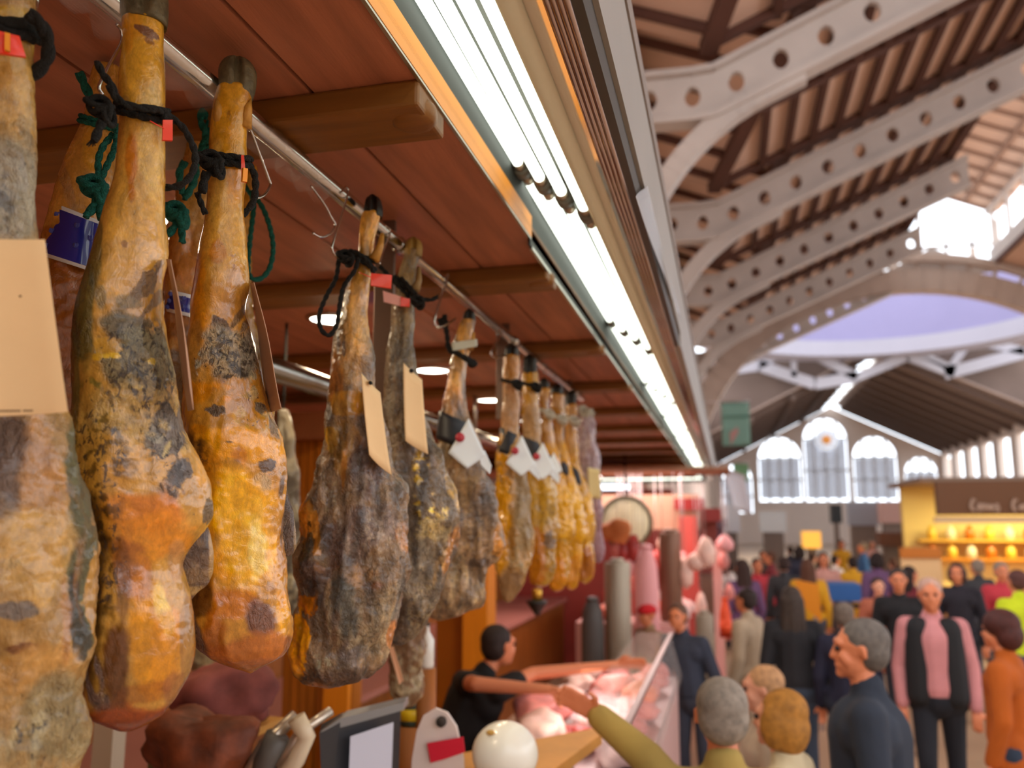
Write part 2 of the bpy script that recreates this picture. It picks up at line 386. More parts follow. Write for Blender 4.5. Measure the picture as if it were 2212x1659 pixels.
# trusses under the drum and roof of the far nave
b = MB()
for pts, w in (([(1560, 800), (1640, 790), (1760, 830), (1850, 815)], .7), ([(1640, 790), (1720, 745)], .5), ([(1715, 745), (1715, 815)], .35), ([(1720, 745), (1850, 815), (1960, 770), (2060, 808)], .55), ([(2040, 808), (2212, 762)], .7), ([(2050, 800), (2095, 735)], .4), ([(2095, 735), (2212, 760)], .5), ([(1985, 762), (2060, 800)], .4)):
    P = [UY(u, v, 56) for u, v in pts]
    for a, c in zip(P, P[1:]): b.bar(a, c, .4, w)
struct(b.build('trim_%d' % tr, mat('truss_grey', 'aba6ab', .7))); tr += 1
RX, RZZ = 9.6, 10.7
b = MB(); P = [H(-6, 57, 2.4), H(RX, 57, RZZ-.3), H(20, 57, 5.2), H(20, 57, 11), H(-6, 57, 11)]; b.prism([P[0], P[1], P[4]], (0, .2, 0)); b.prism([P[1], P[2], P[3]], (0, .2, 0)); b.prism([P[1], P[3], P[4]], (0, .2, 0))
struct(b.build('wall_gable', mat('gable_brown', '6f5c52', .85, var=.15, vs=.5)))
YE = 82; RX, RZZ = 9.6, 10.7
FB = mat('far_board', '9f8a7e', .85); FD = mat('far_batten', '5f4c42', .85)
b = MB()
b.prism([H(RX-.5, 56, RZZ-.2), H(RX-.5, YE, RZZ-.2), H(-4, YE, RZZ-.2-.5*13.1), H(-4, 56, RZZ-.2-.5*13.1)], (0, 0, .1)); b.prism([H(RX+.5, 56, RZZ-.2), H(19, 56, RZZ-.2-.5*8.9), H(19, YE, RZZ-.2-.5*8.9), H(RX+.5, YE, RZZ-.2)], (0, 0, .1))
struct(b.build('trim_%d' % tr, FB)); tr += 1
b = MB()
for i in range(10):
    y = 57+i*2.7; b.bar(H(RX-.8, y, RZZ-.55), H(-4, y, RZZ-.55-.5*12.8), .5, .4); b.bar(H(RX+.8, y, RZZ-.55), H(19, y, RZZ-.55-.5*8.6), .5, .4)
for k in range(1, 5): b.bar(H(RX-k*2.6, 56, RZZ-.4-1.3*k), H(RX-k*2.6, YE, RZZ-.4-1.3*k), .25, .3)
struct(b.build('trim_%d' % tr, FD)); tr += 1
b = MB(); b.bb(H(RX-.9, 56, RZZ+.0), H(RX-.85, YE, RZZ+.4)); b.bb(H(RX+.85, 56, RZZ), H(RX+.9, YE, RZZ+.4))
for i in range(8): b.bb(H(RX-.9, 57+i*3.4, RZZ), H(RX+.9, 57.2+i*3.4, RZZ+.1))
struct(b.build('trim_%d' % tr, mat('skylight_frame', 'f2e6d8', .6))); tr += 1
# end gable wall with arched windows, cut as piers, sills and heads around the openings
ENDW = mat('end_wall', 'e4d4c8', .85, var=.05, vs=.4)
wins = []
for (u0, u1, vt, vb) in ((1640, 1730, 942, 1085), (1740, 1828, 900, 1085), (1846, 1936, 940, 1085), (1955, 2025, 985, 1050), (1560, 1625, 1000, 1110)):
    p = UY(u0, vb, YE); q = UY(u1, vt, YE); wins.append((p[0], q[0], p[2], q[2]))
wins.sort(); b = MB()
zt = lambda x: CZ+RZZ-.4-.5*abs(x-RX)
x = -6.0
def col(xa, xc, z0, z1a, z1c): b.prism([(xa, YE, z0), (xc, YE, z0), (xc, YE, z1c), (xa, YE, z1a)], (0, .6, 0))
for (xa, xc, z0, z1) in wins:
    col(x, xa, 0, max(.5, zt(x)), max(.5, zt(xa))); col(xa, xc, 0, z0, z0)
    r = (xc-xa)/2; cx = (xa+xc)/2; zc = z1-r; n = 10
    for k in range(n):
        t0 = math.pi*k/n; t1 = math.pi*(k+1)/n; xx0, zz0, xx1, zz1 = cx-r*math.cos(t0), zc+r*math.sin(t0), cx-r*math.cos(t1), zc+r*math.sin(t1)
        b.prism([(xx0, YE, zz0), (xx1, YE, zz1), (xx1, YE, max(zt(xx1), zz1)), (xx0, YE, max(zt(xx0), zz0))], (0, .6, 0))
    x = xc
col(x, RX, 0, zt(x), zt(RX)) if x < RX else None
x = max(x, RX); col(x, 20, 0, zt(x), zt(20))
struct(b.build('wall_end', ENDW))
FRW = mat('window_frame', 'dcdde2', .6); PANE = mat('window_glass', 'd5dae6', .2, alpha=.76)
for i, (xa, xc, z0, z1) in enumerate(wins):
    b = MB(); r = (xc-xa)/2; cx = (xa+xc)/2; zc = z1-r
    for k in range(5): xx = xa+(xc-xa)*k/4; zz = zc+math.sqrt(max(0, r*r-(xx-cx)**2)); b.bar((xx, YE+.25, z0), (xx, YE+.25, zz), .2, .2)
    for z in (z0, z0+(zc-z0)*.5, zc): b.bar((xa, YE+.25, z), (xc, YE+.25, z), .2, .16)
    b.bb((xa+.2, YE+.3, z0+.3), (xc-.2, YE+.34, zc-.1), 3)
    P = [(cx-r*math.cos(math.pi*k/14), YE+.2, zc+r*math.sin(math.pi*k/14)) for k in range(15)]
    for p, q in zip(P, P[1:]): b.bar(p, q, .2, .2, up=(0, 1, 0))
    if abs(cx-UY(1785, 1000, YE)[0]) < .8:                      # rosette with amber centre
        c = UY(1785, 950, YE-.05); b.tube([c, Vector(c)+Vector((0, .12, 0))], 1.05, 24, mi=1); b.tube([Vector(c)-Vector((0, .06, 0)), Vector(c)+Vector((0, .1, 0))], .42, 16, mi=2)
    struct(b.build('window_%d' % (i+1), [FRW, mat('rosette_white', 'eef2fb', .6, emit='eaf2ff', es=.5), mat('rosette_amber', 'f0a050', .6, emit='f0a050', es=.4), PANE]))
# right-hand clerestory wall of the far nave
b = MB(); b.bb(H(18.6, 50, -CZ), H(19, YE, 1.5)); b.bb(H(18.6, 50, 5.6), H(19, YE, 6.4))
for i in range(9): b.bb(H(18.6, 50+i*3.9, 1.5), H(19, 51.4+i*3.9, 5.6))
struct(b.build('wall_right', ENDW))

# unseen rear and side walls added to cut low fill, open above for daylight
b = MB(); b.bb((-14, -6.3, 0), (34, -6, 4.5)); b.bb((-14, -6.3, 12), (34, -6, 16))
for i in range(12): b.bb((-14+i*4.1, -6.3, 4.5), (-13.4+i*4.1, -6, 12))
struct(b.build('wall_rear', BEIGE))
b = MB(); b.bb((17.4, -6, 0), (17.7, 34, 2.6)); 
for i in range(9): b.bb((17.4, -6+i*4.9, 2.6), (17.7, -5.2+i*4.9, 6.2))
struct(b.build('wall_side', BEIGE))
b = MB(); b.bb((-1.2, -6, 11.9), (17.7, 6.5, 12.1)); struct(b.build('trim_99', PINKB))
# ================================================================== cured hams
def skin_mat(name):
    m = bpy.data.materials.new(name); m.use_nodes = True; nt = m.node_tree; N = nt.nodes; L = nt.links.new; b = N['Principled BSDF']
    at = N.new('ShaderNodeAttribute'); at.attribute_name = 'Col'; tc = N.new('ShaderNodeTexCoord')
    mp = N.new('ShaderNodeMapping'); mp.inputs['Scale'].default_value = (1, 1, .6); L(tc.outputs['Object'], mp.inputs[0])
    def noise(sc, det, dist, rough=.6):
        n = N.new('ShaderNodeTexNoise'); n.inputs['Scale'].default_value = sc; n.inputs['Detail'].default_value = det
        n.inputs['Distortion'].default_value = dist; n.inputs['Roughness'].default_value = rough; L(mp.outputs[0], n.inputs[0]); return n.outputs[0]
    def math_(op, a, c, d=None):
        q = N.new('ShaderNodeMath'); q.operation = op
        for i, x in enumerate((a, c, d)):
            if x is None: continue
            if isinstance(x, (int, float)): q.inputs[i].default_value = x
            else: L(x, q.inputs[i])
        return q.outputs[0]
    def rng(x, a, c, d, f):
        r = N.new('ShaderNodeMapRange'); L(x, r.inputs[0])
        for i, v in enumerate((a, c, d, f)): r.inputs[i+1].default_value = v
        return r.outputs[0]
    fine = noise(190, 5, .5); mid = noise(38, 9, 1.4, .68); big = noise(13, 6, .8)
    w1 = math_('ABSOLUTE', math_('MULTIPLY_ADD', noise(48, 3, 1.8, .5), 2, -1), 0)      # wrinkle lines
    w2 = math_('ABSOLUTE', math_('MULTIPLY_ADD', noise(115, 2, 1.2, .5), 2, -1), 0)
    tx = N.new('ShaderNodeAttribute'); tx.attribute_name = 'Tex'; tex = tx.outputs['Fac']; fa = N.new('ShaderNodeAttribute'); fa.attribute_name = 'Fleck'; fl = fa.outputs['Fac']
    spk = rng(noise(260, 1, 0), .68, .74, 0, 1)
    gate = rng(big, .42, .6, 0, 1)
    ink = math_('MULTIPLY', rng(w1, .0, .05, 1, 0), gate); ink2 = math_('MULTIPLY', rng(w2, .0, .045, .8, 0), rng(mid, .45, .6, 0, 1))
    dark = math_('SUBTRACT', 1, math_('MULTIPLY', math_('MULTIPLY', math_('MAXIMUM', math_('MAXIMUM', ink, ink2), spk), rng(tex, 0, 1, .15, 1)), .5))
    tone = math_('MULTIPLY', rng(fine, .3, .7, .8, 1.14), rng(mid, .3, .7, .72, 1.22)); tone = math_('MULTIPLY', tone, dark)
    mx = N.new('ShaderNodeMix'); mx.data_type = 'RGBA'; mx.blend_type = 'MULTIPLY'; mx.inputs[0].default_value = 1
    fn = noise(125, 6, .7, .68); thr = math_('SUBTRACT', .66, math_('MULTIPLY', fl, .17))
    fm = math_('MULTIPLY', rng(math_('SUBTRACT', fn, thr), 0, .07, 0, .85), rng(fl, 0, .15, 0, 1))
    md = N.new('ShaderNodeMix'); md.data_type = 'RGBA'; md.inputs[7].default_value = (*lin('3d2f26'), 1)
    L(fm, md.inputs[0]); L(mx.outputs[2], md.inputs[6]); L(at.outputs['Color'], mx.inputs[6]); L(tone, mx.inputs[7]); L(md.outputs[2], b.inputs['Base Color'])
    h = math_('ADD', math_('MULTIPLY', fine, .22), math_('MULTIPLY', mid, 1.0)); h = math_('ADD', h, math_('MULTIPLY', rng(w1, 0, .16, 0, 1), .22)); h = math_('ADD', h, math_('MULTIPLY', rng(w2, 0, .2, 0, 1), .12))
    bn = N.new('ShaderNodeBump'); bn.inputs['Strength'].default_value = .9; bn.inputs['Distance'].default_value = .005; L(math_('SUBTRACT', h, math_('MULTIPLY', fm, .25)), bn.inputs['Height']); L(rng(tex, 0, 1, .1, 1.), bn.inputs['Strength']); L(bn.outputs[0], b.inputs['Normal'])
    L(math_('MULTIPLY_ADD', mid, rng(tex, 0, 1, .45, .75), at.outputs['Alpha']), b.inputs['Roughness'])
    b.inputs['Subsurface Weight'].default_value = .1; b.inputs['Subsurface Scale'].default_value = .008; b.inputs['Subsurface Radius'].default_value = (1, .5, .2)
    b.inputs['Coat Weight'].default_value = .35; b.inputs['Coat Roughness'].default_value = .12; b.inputs['Specular IOR Level'].default_value = .6
    return m
SKIN = skin_mat('cured_rind')
HOOF = mat('hoof_horn', '6b6248', .45, var=.5, vs=60, bump=.6, bs=90)
HOOFK = mat('hoof_black', '1d1a17', .4, var=.4, vs=60, bump=.5, bs=90)
ROPEK = mat('rope_black', '1c1b17', .9, var=.5, vs=300, bump=1., bs=500)
ROPEG = mat('rope_teal', '12695a', .85, var=.4, vs=300, bump=1., bs=500)
ROPEW = mat('rope_white', 'd9d3c0', .9, var=.3, vs=300, bump=1., bs=500)
RED = mat('seal_red', 'f23a18', .35, coat=.3); ORANGE = mat('seal_orange', 'f79a1a', .35, coat=.3)
PINKW = mat('seal_paper', 'f7b9ae', .5)
CARD = mat('tag_cream', 'e6c08c', .75, var=.05, vs=12); CARDE = mat('tag_print', '77593a', .8)
CARDB = mat('tag_back', 'b98f72', .7, var=.06, vs=12)
BLACKB = mat('band_black', '26272c', .5); WHITET = mat('tag_white', 'e3e9e8', .55); REDDOT = mat('dot_red', 'b5353f', .5)
BLUE = mat('label_blue', '20217a', .22, coat=.6); LWHITE = mat('label_white', 'd8d6d2', .35, coat=.4); LMARK = mat('label_mark', '4d55a0', .3)
CLEAR = mat('clear_tag', 'd6dccb', .3, alpha=.75)

class HamFrame:
    def __init__(s, rows, d):
        s.rows = np.array([(r[0], r[1], r[2]) for r in rows], float)
        v = s.rows[:, 0]; s.v0, s.v1 = v[0], v[-1]
        um = np.mean(s.rows[:, 1:3]); s.P0 = UD(um, (s.v0+s.v1)/2, d)
        n = np.array((s.P0[0], s.P0[1], 0)); s.n = n/np.linalg.norm(n); s.h = np.array((s.n[1], -s.n[0], 0)); s.d = d
        s.pxm = d/FPX
        dv = np.arange(s.v0, s.v1+.1, 2.)
        l = np.interp(dv, v, s.rows[:, 1]); r = np.interp(dv, v, s.rows[:, 2])
        k = max(3, int((s.v1-s.v0)/70))
        ker = np.hanning(k*2+3)[1:-1]; ker /= ker.sum()
        pad = len(ker)//2
        sm = lambda a: np.convolve(np.concatenate([2*a[0]-a[pad:0:-1], a, 2*a[-1]-a[-2:-pad-2:-1]]), ker, 'valid')
        s.dv, s.l, s.r = dv, sm(l), sm(r)
    def pt(s, u, v, off=0.): return UN(u, v, s.P0+s.n*off, s.n)
    def LR(s, v): return np.interp(v, s.dv, s.l), np.interp(v, s.dv, s.r)
    def surf(s, u, v, thick, lift=.002):
        """a point on the front of the leg at pixel u, v"""
        l, r = s.LR(v); w = (r-l)/2; c = max(-1, min(1, (u-(l+r)/2)/max(w, 1)))
        return s.pt(u, v, -(w*s.pxm*thick*math.sqrt(max(0, 1-c*c))+lift))

def loft(fr, thick, dvpx, K, disp=.003, seed=0, cap0=True, cap1=True, off=0., ex=.88, ridge=0.):
    """rings down the outline; returns grid (n,K,3), uu, vv"""
    vs = np.arange(fr.v0, fr.v1+.1, dvpx); n = len(vs)
    l = np.interp(vs, fr.dv, fr.l); r = np.interp(vs, fr.dv, fr.r); r = np.maximum(r, l+2)
    capw = np.ones(n); ln = (r-l)/2
    kb = max(2, int(.55*np.median(ln[-max(3, n//12):])/dvpx))
    if cap1:
        for i in range(kb): capw[n-1-i] = min(capw[n-1-i], math.sqrt(max(0, 1-(1-(i)/kb)**2))+.02)
    if cap0:
        kt = max(2, int(.5*ln[0]/dvpx))
        for i in range(kt): capw[i] = math.sqrt(max(0, 1-(1-i/kt)**2))+.02
    uc = (l+r)/2; w = (r-l)/2*capw
    tv = np.interp(vs, [a for a, b in thick], [b for a, b in thick])
    th = np.linspace(0, 2*np.pi, K, endpoint=False)
    cs = np.sign(np.cos(th))*np.abs(np.cos(th))**ex; sn = np.sign(np.sin(th))*np.abs(np.sin(th))**ex
    G = np.zeros((n, K, 3)); 
    for i in range(n):
        c = fr.pt(uc[i], vs[i], off); wr = w[i]*fr.pxm
        G[i] = c+np.outer(cs*wr, fr.h)+np.outer(sn*wr*tv[i], fr.n)
    uu = uc[:, None]+w[:, None]*cs[None]; vv = np.repeat(vs[:, None], K, 1)
    # relief along the normals
    du = np.roll(G, -1, 1)-np.roll(G, 1, 1); dw = np.gradient(G, axis=0)
    nr = np.cross(du, dw); nr /= np.linalg.norm(nr, axis=2)[..., None]+1e-12
    cen = G.mean(1, keepdims=True); sg = np.sign(((G-cen)*nr).sum(2)); nr *= np.where(sg == 0, 1, sg)[..., None]
    P = G.reshape(-1, 3)+seed*3.7
    Ps = P*np.array((1, 1, .35))
    d = fbm(P*9, 2)*1.3+fbm(Ps*26, 3)*.8+ridge*(1-2*np.abs(perlin(Ps*22)))*.9+fbm(P*75, 2)*.25
    amp = disp*np.clip(w/np.median(w), .25, 1.4)
    G = G+nr*(d.reshape(n, K)*amp[:, None])[..., None]
    return G, uu, vv, P
def grid_faces(n, K):
    i = np.arange(n-1)[:, None]*K; k = np.arange(K)[None]; l = (k+1) % K
    return np.stack([i+k, i+l, i+K+l, i+K+k], -1).reshape(-1, 4)

def plin(c): c = np.array(lin(c)); g = c@np.array((.3, .6, .1)); c = g+(c-g)*1.06; return np.clip(c, .004, 1)**1.06
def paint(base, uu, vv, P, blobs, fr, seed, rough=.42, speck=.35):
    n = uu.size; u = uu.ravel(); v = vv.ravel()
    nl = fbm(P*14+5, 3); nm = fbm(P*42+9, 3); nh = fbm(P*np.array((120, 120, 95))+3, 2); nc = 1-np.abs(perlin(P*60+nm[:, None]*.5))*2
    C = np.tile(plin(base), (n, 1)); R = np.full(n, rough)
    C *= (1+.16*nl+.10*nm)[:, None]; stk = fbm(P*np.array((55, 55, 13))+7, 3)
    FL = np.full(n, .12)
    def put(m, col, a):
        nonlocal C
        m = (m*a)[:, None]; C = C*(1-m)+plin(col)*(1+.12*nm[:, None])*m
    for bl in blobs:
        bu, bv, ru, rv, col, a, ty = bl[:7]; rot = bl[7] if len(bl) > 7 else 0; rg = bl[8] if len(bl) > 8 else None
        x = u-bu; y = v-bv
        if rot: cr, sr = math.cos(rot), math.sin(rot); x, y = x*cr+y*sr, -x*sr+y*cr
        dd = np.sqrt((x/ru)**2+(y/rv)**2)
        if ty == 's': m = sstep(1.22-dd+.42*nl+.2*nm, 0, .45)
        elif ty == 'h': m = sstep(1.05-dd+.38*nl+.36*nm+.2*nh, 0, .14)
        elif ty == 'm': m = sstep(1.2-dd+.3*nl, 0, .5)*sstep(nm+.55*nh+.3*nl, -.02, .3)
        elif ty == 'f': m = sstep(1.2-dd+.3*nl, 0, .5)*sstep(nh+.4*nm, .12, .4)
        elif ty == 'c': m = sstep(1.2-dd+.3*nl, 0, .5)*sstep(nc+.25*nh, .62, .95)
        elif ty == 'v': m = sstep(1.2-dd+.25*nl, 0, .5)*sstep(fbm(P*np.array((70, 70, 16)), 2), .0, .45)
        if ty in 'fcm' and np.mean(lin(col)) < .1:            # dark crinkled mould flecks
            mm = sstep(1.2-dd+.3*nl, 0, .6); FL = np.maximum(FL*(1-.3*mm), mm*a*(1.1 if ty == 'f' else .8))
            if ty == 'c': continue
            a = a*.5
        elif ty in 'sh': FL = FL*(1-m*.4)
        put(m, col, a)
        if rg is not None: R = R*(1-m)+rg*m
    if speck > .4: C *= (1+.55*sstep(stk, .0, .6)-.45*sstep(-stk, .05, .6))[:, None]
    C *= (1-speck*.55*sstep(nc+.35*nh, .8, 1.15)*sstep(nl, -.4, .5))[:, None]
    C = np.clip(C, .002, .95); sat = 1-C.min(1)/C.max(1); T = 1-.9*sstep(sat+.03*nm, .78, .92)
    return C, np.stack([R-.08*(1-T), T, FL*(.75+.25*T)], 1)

def mesh_grid(name, parts, material, parent):
    """parts: list of (grid, color, rough) joined as one continuous-looking surface"""
    me = bpy.data.meshes.new(name); inv = np.array(world_of(parent).inverted()); Vs = []; Fs = []; Cs = []; o = 0
    for G, C, R in parts:
        n, K = G.shape[:2]; V = G.reshape(-1, 3)
        V = V@inv[:3, :3].T+inv[:3, 3]
        F = grid_faces(n, K)+o; Vs.append(V)
        top = V[:K].mean(0); bot = V[-K:].mean(0); Vs.append(np.array([top, bot]))
        Fs += F.tolist(); a = o+n*K
        Fs += [(a, o+(k+1) % K, o+k) for k in range(K)]+[(a+1, o+(n-1)*K+k, o+(n-1)*K+(k+1) % K) for k in range(K)]
        cc = np.concatenate([C, np.clip(R[:, :1]-.36, -.3, 1), R[:, 1:]], 1); Cs.append(np.concatenate([cc, cc[:1], cc[-1:]])); o += n*K+2
    me.from_pydata(np.concatenate(Vs).tolist(), [], Fs); me.update()
    at = me.color_attributes.new('Col', 'FLOAT_COLOR', 'POINT'); CC = np.concatenate(Cs).astype('f'); at.data.foreach_set('color', CC[:, :4].ravel())
    for j, nm_ in ((4, 'Tex'), (5, 'Fleck')): a_ = me.attributes.new(nm_, 'FLOAT', 'POINT'); a_.data.foreach_set('value', np.ascontiguousarray(CC[:, j]))
    me.polygons.foreach_set('use_smooth', [True]*len(me.polygons)); me.materials.append(material)
    ob = bpy.data.objects.new(name, me); COL.objects.link(ob); ob.parent = parent
    import bmesh as _b
    bm = _b.new(); bm.from_mesh(me); _b.ops.recalc_face_normals(bm, faces=bm.faces); bm.to_mesh(me); bm.free()
    return ob

def hoof(fr, rows, m, parent, lean=0.):
    """cloven trotter tip: rings with a cleft front and back"""
    hf = HamFrame(rows, fr.d); hf.P0 = fr.P0; hf.n = fr.n; hf.h = fr.h
    vs = np.linspace(hf.v0, hf.v1, 22); K = 40; V = []; th = np.linspace(0, 2*np.pi, K, endpoint=False)
    for i, v in enumerate(vs):
        l, r = hf.LR(v); t = i/21; cap = math.sqrt(max(0, 1-(1-min(1, t/.35))**2))*.97+.03
        w = (r-l)/2*fr.pxm*cap; c = hf.pt((l+r)/2, v)
        for a in th:
            ca, sa = math.cos(a), math.sin(a); g = math.exp(-(ca/.2)**2)*(.75*(1-t)**.6+.1)
            lobe = 1-g*.9
            z = -.006*math.exp(-(ca/.3)**2)*max(0, 1-t*2.5)*fr.d*0
            V.append(c+hf.h*(w*ca)+hf.n*(w*.95*sa*lobe)+np.array((0, 0, z)))
    b = MB(); F = grid_faces(22, K).tolist(); F.append(list(range(K))); F.append(list(range(21*K, 22*K))[::-1])
    b.add(V, F, 0, True)
    return b.build('hoof', m, parent)

def rope(path, r, m, parent, name='hanging_cord', k=6):
    b = MB()
    for P in path: b.tube(spline(P, k), r, 8)
    return b.build(name, m, parent)
def strands(P, r, tw=140.):
    """two twisted strands following a spline (braided look)"""
    P = spline(P, 10); out = [[], []]; L = 0
    for i, p in enumerate(P):
        a = P[max(i-1, 0)]; c = P[min(i+1, len(P)-1)]; t = (c-a).normalized(); L += (p-P[i-1]).length if i else 0
        x = t.orthogonal().normalized(); y = t.cross(x)
        # parallel frame is approximated by a fixed reference
        x = (Vector((.3, .9, .2))-t*t.dot(Vector((.3, .9, .2)))).normalized(); y = t.cross(x)
        for s in (0, 1):
            ph = L*tw+s*math.pi; out[s].append(p+(x*math.cos(ph)+y*math.sin(ph))*r*.38)
    return out
def cord(mb, P, r):
    for st in strands(P, r, .9/r): mb.tube(st, r*.85, 7)
def knot(mb, fr, u, v, rad, off, turns=4, r=None, ax=.4):
    r = r or rad*.38
    R = rad*fr.pxm; c = fr.pt(u, v, off)
    for j in range(turns):
        a0 = j*1.1+ax; P = []
        for k in range(14):
            a = 2*math.pi*k/14; e = Vector((math.cos(a)*.75, math.sin(a)*.75, 0))
            e = Euler((a0*1.3, a0, a0*.7)).to_matrix() @ e
            P.append(Vector(c)+e*R+Vector(fr.h)*R*.25*(j-turns/2+.5)+Vector((0, 0, -1))*R*.22*(j-turns/2+.5))
        mb.tube(spline(P, 3, True), r*fr.pxm, 7, closed=True)
def wrap(fr, v, tilt, rpx, grow=1.06, thick=.95, turn=0):
    l, r = fr.LR(v); w = (r-l)/2*grow+rpx; c = (l+r)/2; P = []
    for k in range(25):
        a = 2*math.pi*k/24
        P.append(fr.pt(c+w*math.cos(a), v+tilt*math.cos(a)+turn*k/24, w*fr.pxm*thick*math.sin(a)))
    return P
def pxpath(fr, pts): return [fr.pt(p[0], p[1], p[2] if len(p) > 2 else 0) for p in pts]
def card_px(fr, c4, m, parent, name, th=.0012, bulge=.004, wave=0, label=None):
    b = MB(); b.card([fr.pt(*c) for c in c4], th, bulge, wave=wave); o = b.build(name, m, parent)
    if label: o['label'] = label
    return o

def ham(label, rows, d, thick, base, blobs, hoof_rows, hoofm=HOOF, dv=3, K=200, disp=.003, ridge=0., seed=0, flaps=(), group='cured hams hanging from the front rail', name='cured_ham', rough=.42, speck=.35, K2=60):
    fr = HamFrame(rows, d); top = fr.pt(*(lambda a: ((a[0]+a[1])/2, fr.v0))(fr.LR(fr.v0)))
    bot = fr.pt((rows[-1][1]+rows[-1][2])/2, fr.v1)
    t = thing(name, label, 'ham', (top[0], top[1], bot[2]), group=group)
    G, uu, vv, P = loft(fr, thick, dv, K, disp, seed, ridge=ridge)
    C, R = paint(base, uu, vv, P, blobs, fr, seed, rough, speck)
    parts = [(G, C, R)]
    for frow, fth, foff, fcol, fbl in flaps:
        f2 = HamFrame(frow, d); f2.P0, f2.n, f2.h = fr.P0, fr.n, fr.h
        G2, u2, v2, P2 = loft(f2, fth, dv, K2, disp*.7, seed+1, off=foff); C2, R2 = paint(fcol, u2, v2, P2, fbl, f2, seed, rough, speck); parts.append((G2, C2, R2))
    mesh_grid('cured_leg', parts, SKIN, t)
    if hoof_rows: hoof(fr, hoof_rows, hoofm, t)
    fr.root = t; fr.thick = thick
    return fr
def th2(*a): return list(a)

# ---- the ham nearest the camera, cut by the left edge of the photo
def ham_a():
    rows = [(-60, -60, 66), (0, -58, 78), (60, -55, 74), (120, -52, 63), (180, -55, 66), (250, -56, 70), (330, -58, 74), (420, -60, 66), (510, -66, 72), (600, -84, 78), (760, -120, 95), (900, -160, 124), (960, -175, 135), (1040, -190, 150), (1120, -200, 166), (1200, -205, 177), (1290, -205, 179), (1380, -200, 166), (1430, -195, 154), (1480, -190, 152), (1560, -185, 167), (1610, -170, 165), (1680, -140, 145), (1740, -90, 90)]
    B = [(20, 90, 80, 45, 'c9a23c', .9, 's'), (10, 200, 90, 120, 'c49a55', .8, 's'), (30, 430, 70, 110, 'a59c86', .85, 's'), (5, 440, 22, 60, '6c665c', .8, 'm'), (0, 300, 70, 100, '7d6848', .5, 'm'),
         (20, 1000, 60, 110, '6f5c52', .9, 's'), (70, 1060, 40, 200, 'b3834a', .8, 's'), (145, 1100, 26, 280, '62613f', .95, 'h'), (140, 950, 30, 70, '6d6a44', .9, 's'), (135, 1330, 17, 95, '3c372a', .9, 'h'), (168, 1330, 8, 110, 'b98c4a', .9, 'h'),
         (60, 1200, 60, 110, 'c59c58', .8, 's'), (20, 1310, 40, 20, '84776c', .9, 'h'), (25, 1390, 35, 14, '6a3a1c', .9, 'h'), (20, 1250, 40, 40, 'd9b983', .7, 'm'), (60, 1440, 55, 60, 'b88a4c', .8, 's'), (100, 1560, 80, 90, '9d8c62', .8, 's'), (60, 1600, 90, 80, 'cbb98a', .6, 'v'), (60, 1580, 100, 90, '5f5640', .6, 'c'), (110, 1250, 40, 200, 'a56d38', .6, 'v')]
    f = ham('ham cut by the left edge of the photo, behind a big cream paper card', rows, .84, [(-60, .95), (500, .9), (900, .55), (1700, .6)], 'b0894f', B, None, dv=4, K=200, disp=.0045, ridge=.8, seed=1)
    b = MB(); r = 13*f.pxm
    for v, ti in ((45, 8), (66, 14)): cord(b, wrap(f, v, ti, 10, turn=4), r)
    b2 = pxpath(f, [(60, 28, -.05), (88, 52, -.045), (104, 90, -.03), (100, 130, -.02), (75, 158, -.01), (40, 180, .01)]); cord(b, b2, r)
    b.build('hanging_cord', ROPEK, f.root)
    s = MB(); s.card([f.pt(-20, 62, -.062), f.pt(42, 78, -.062), f.pt(56, 122, -.058), f.pt(-20, 112, -.062)], .004); so = s.build('plastic_seal', RED, f.root); so['label'] = 'red plastic seal'
    s = MB(); s.card([f.pt(10, 69, -.067), f.pt(22, 72, -.067), f.pt(22, 110, -.067), f.pt(10, 106, -.067)], .004); s.build('clasp', ORANGE, so)
    k = MB(); k.card([f.pt(-170, 508, -.115), f.pt(97, 517, -.115), f.pt(147, 890, -.13), f.pt(-150, 902, -.12)], .0012, .01)
    tg = k.build('paper_tag', CARD, f.root, bevel=.0003); tg['label'] = 'big cream paper card'
    k = MB()
    for i in range(19):
        if i != 13: k.box(f.pt(-10+i*4.4, 888-.05*i, -.1305), (.0012, .0006, .0018))
    k.box(f.pt(44, 640, -.128), (.0022, .001, .0015))
    k.build('printed_line', CARDE, tg)
    return f
A = ham_a()

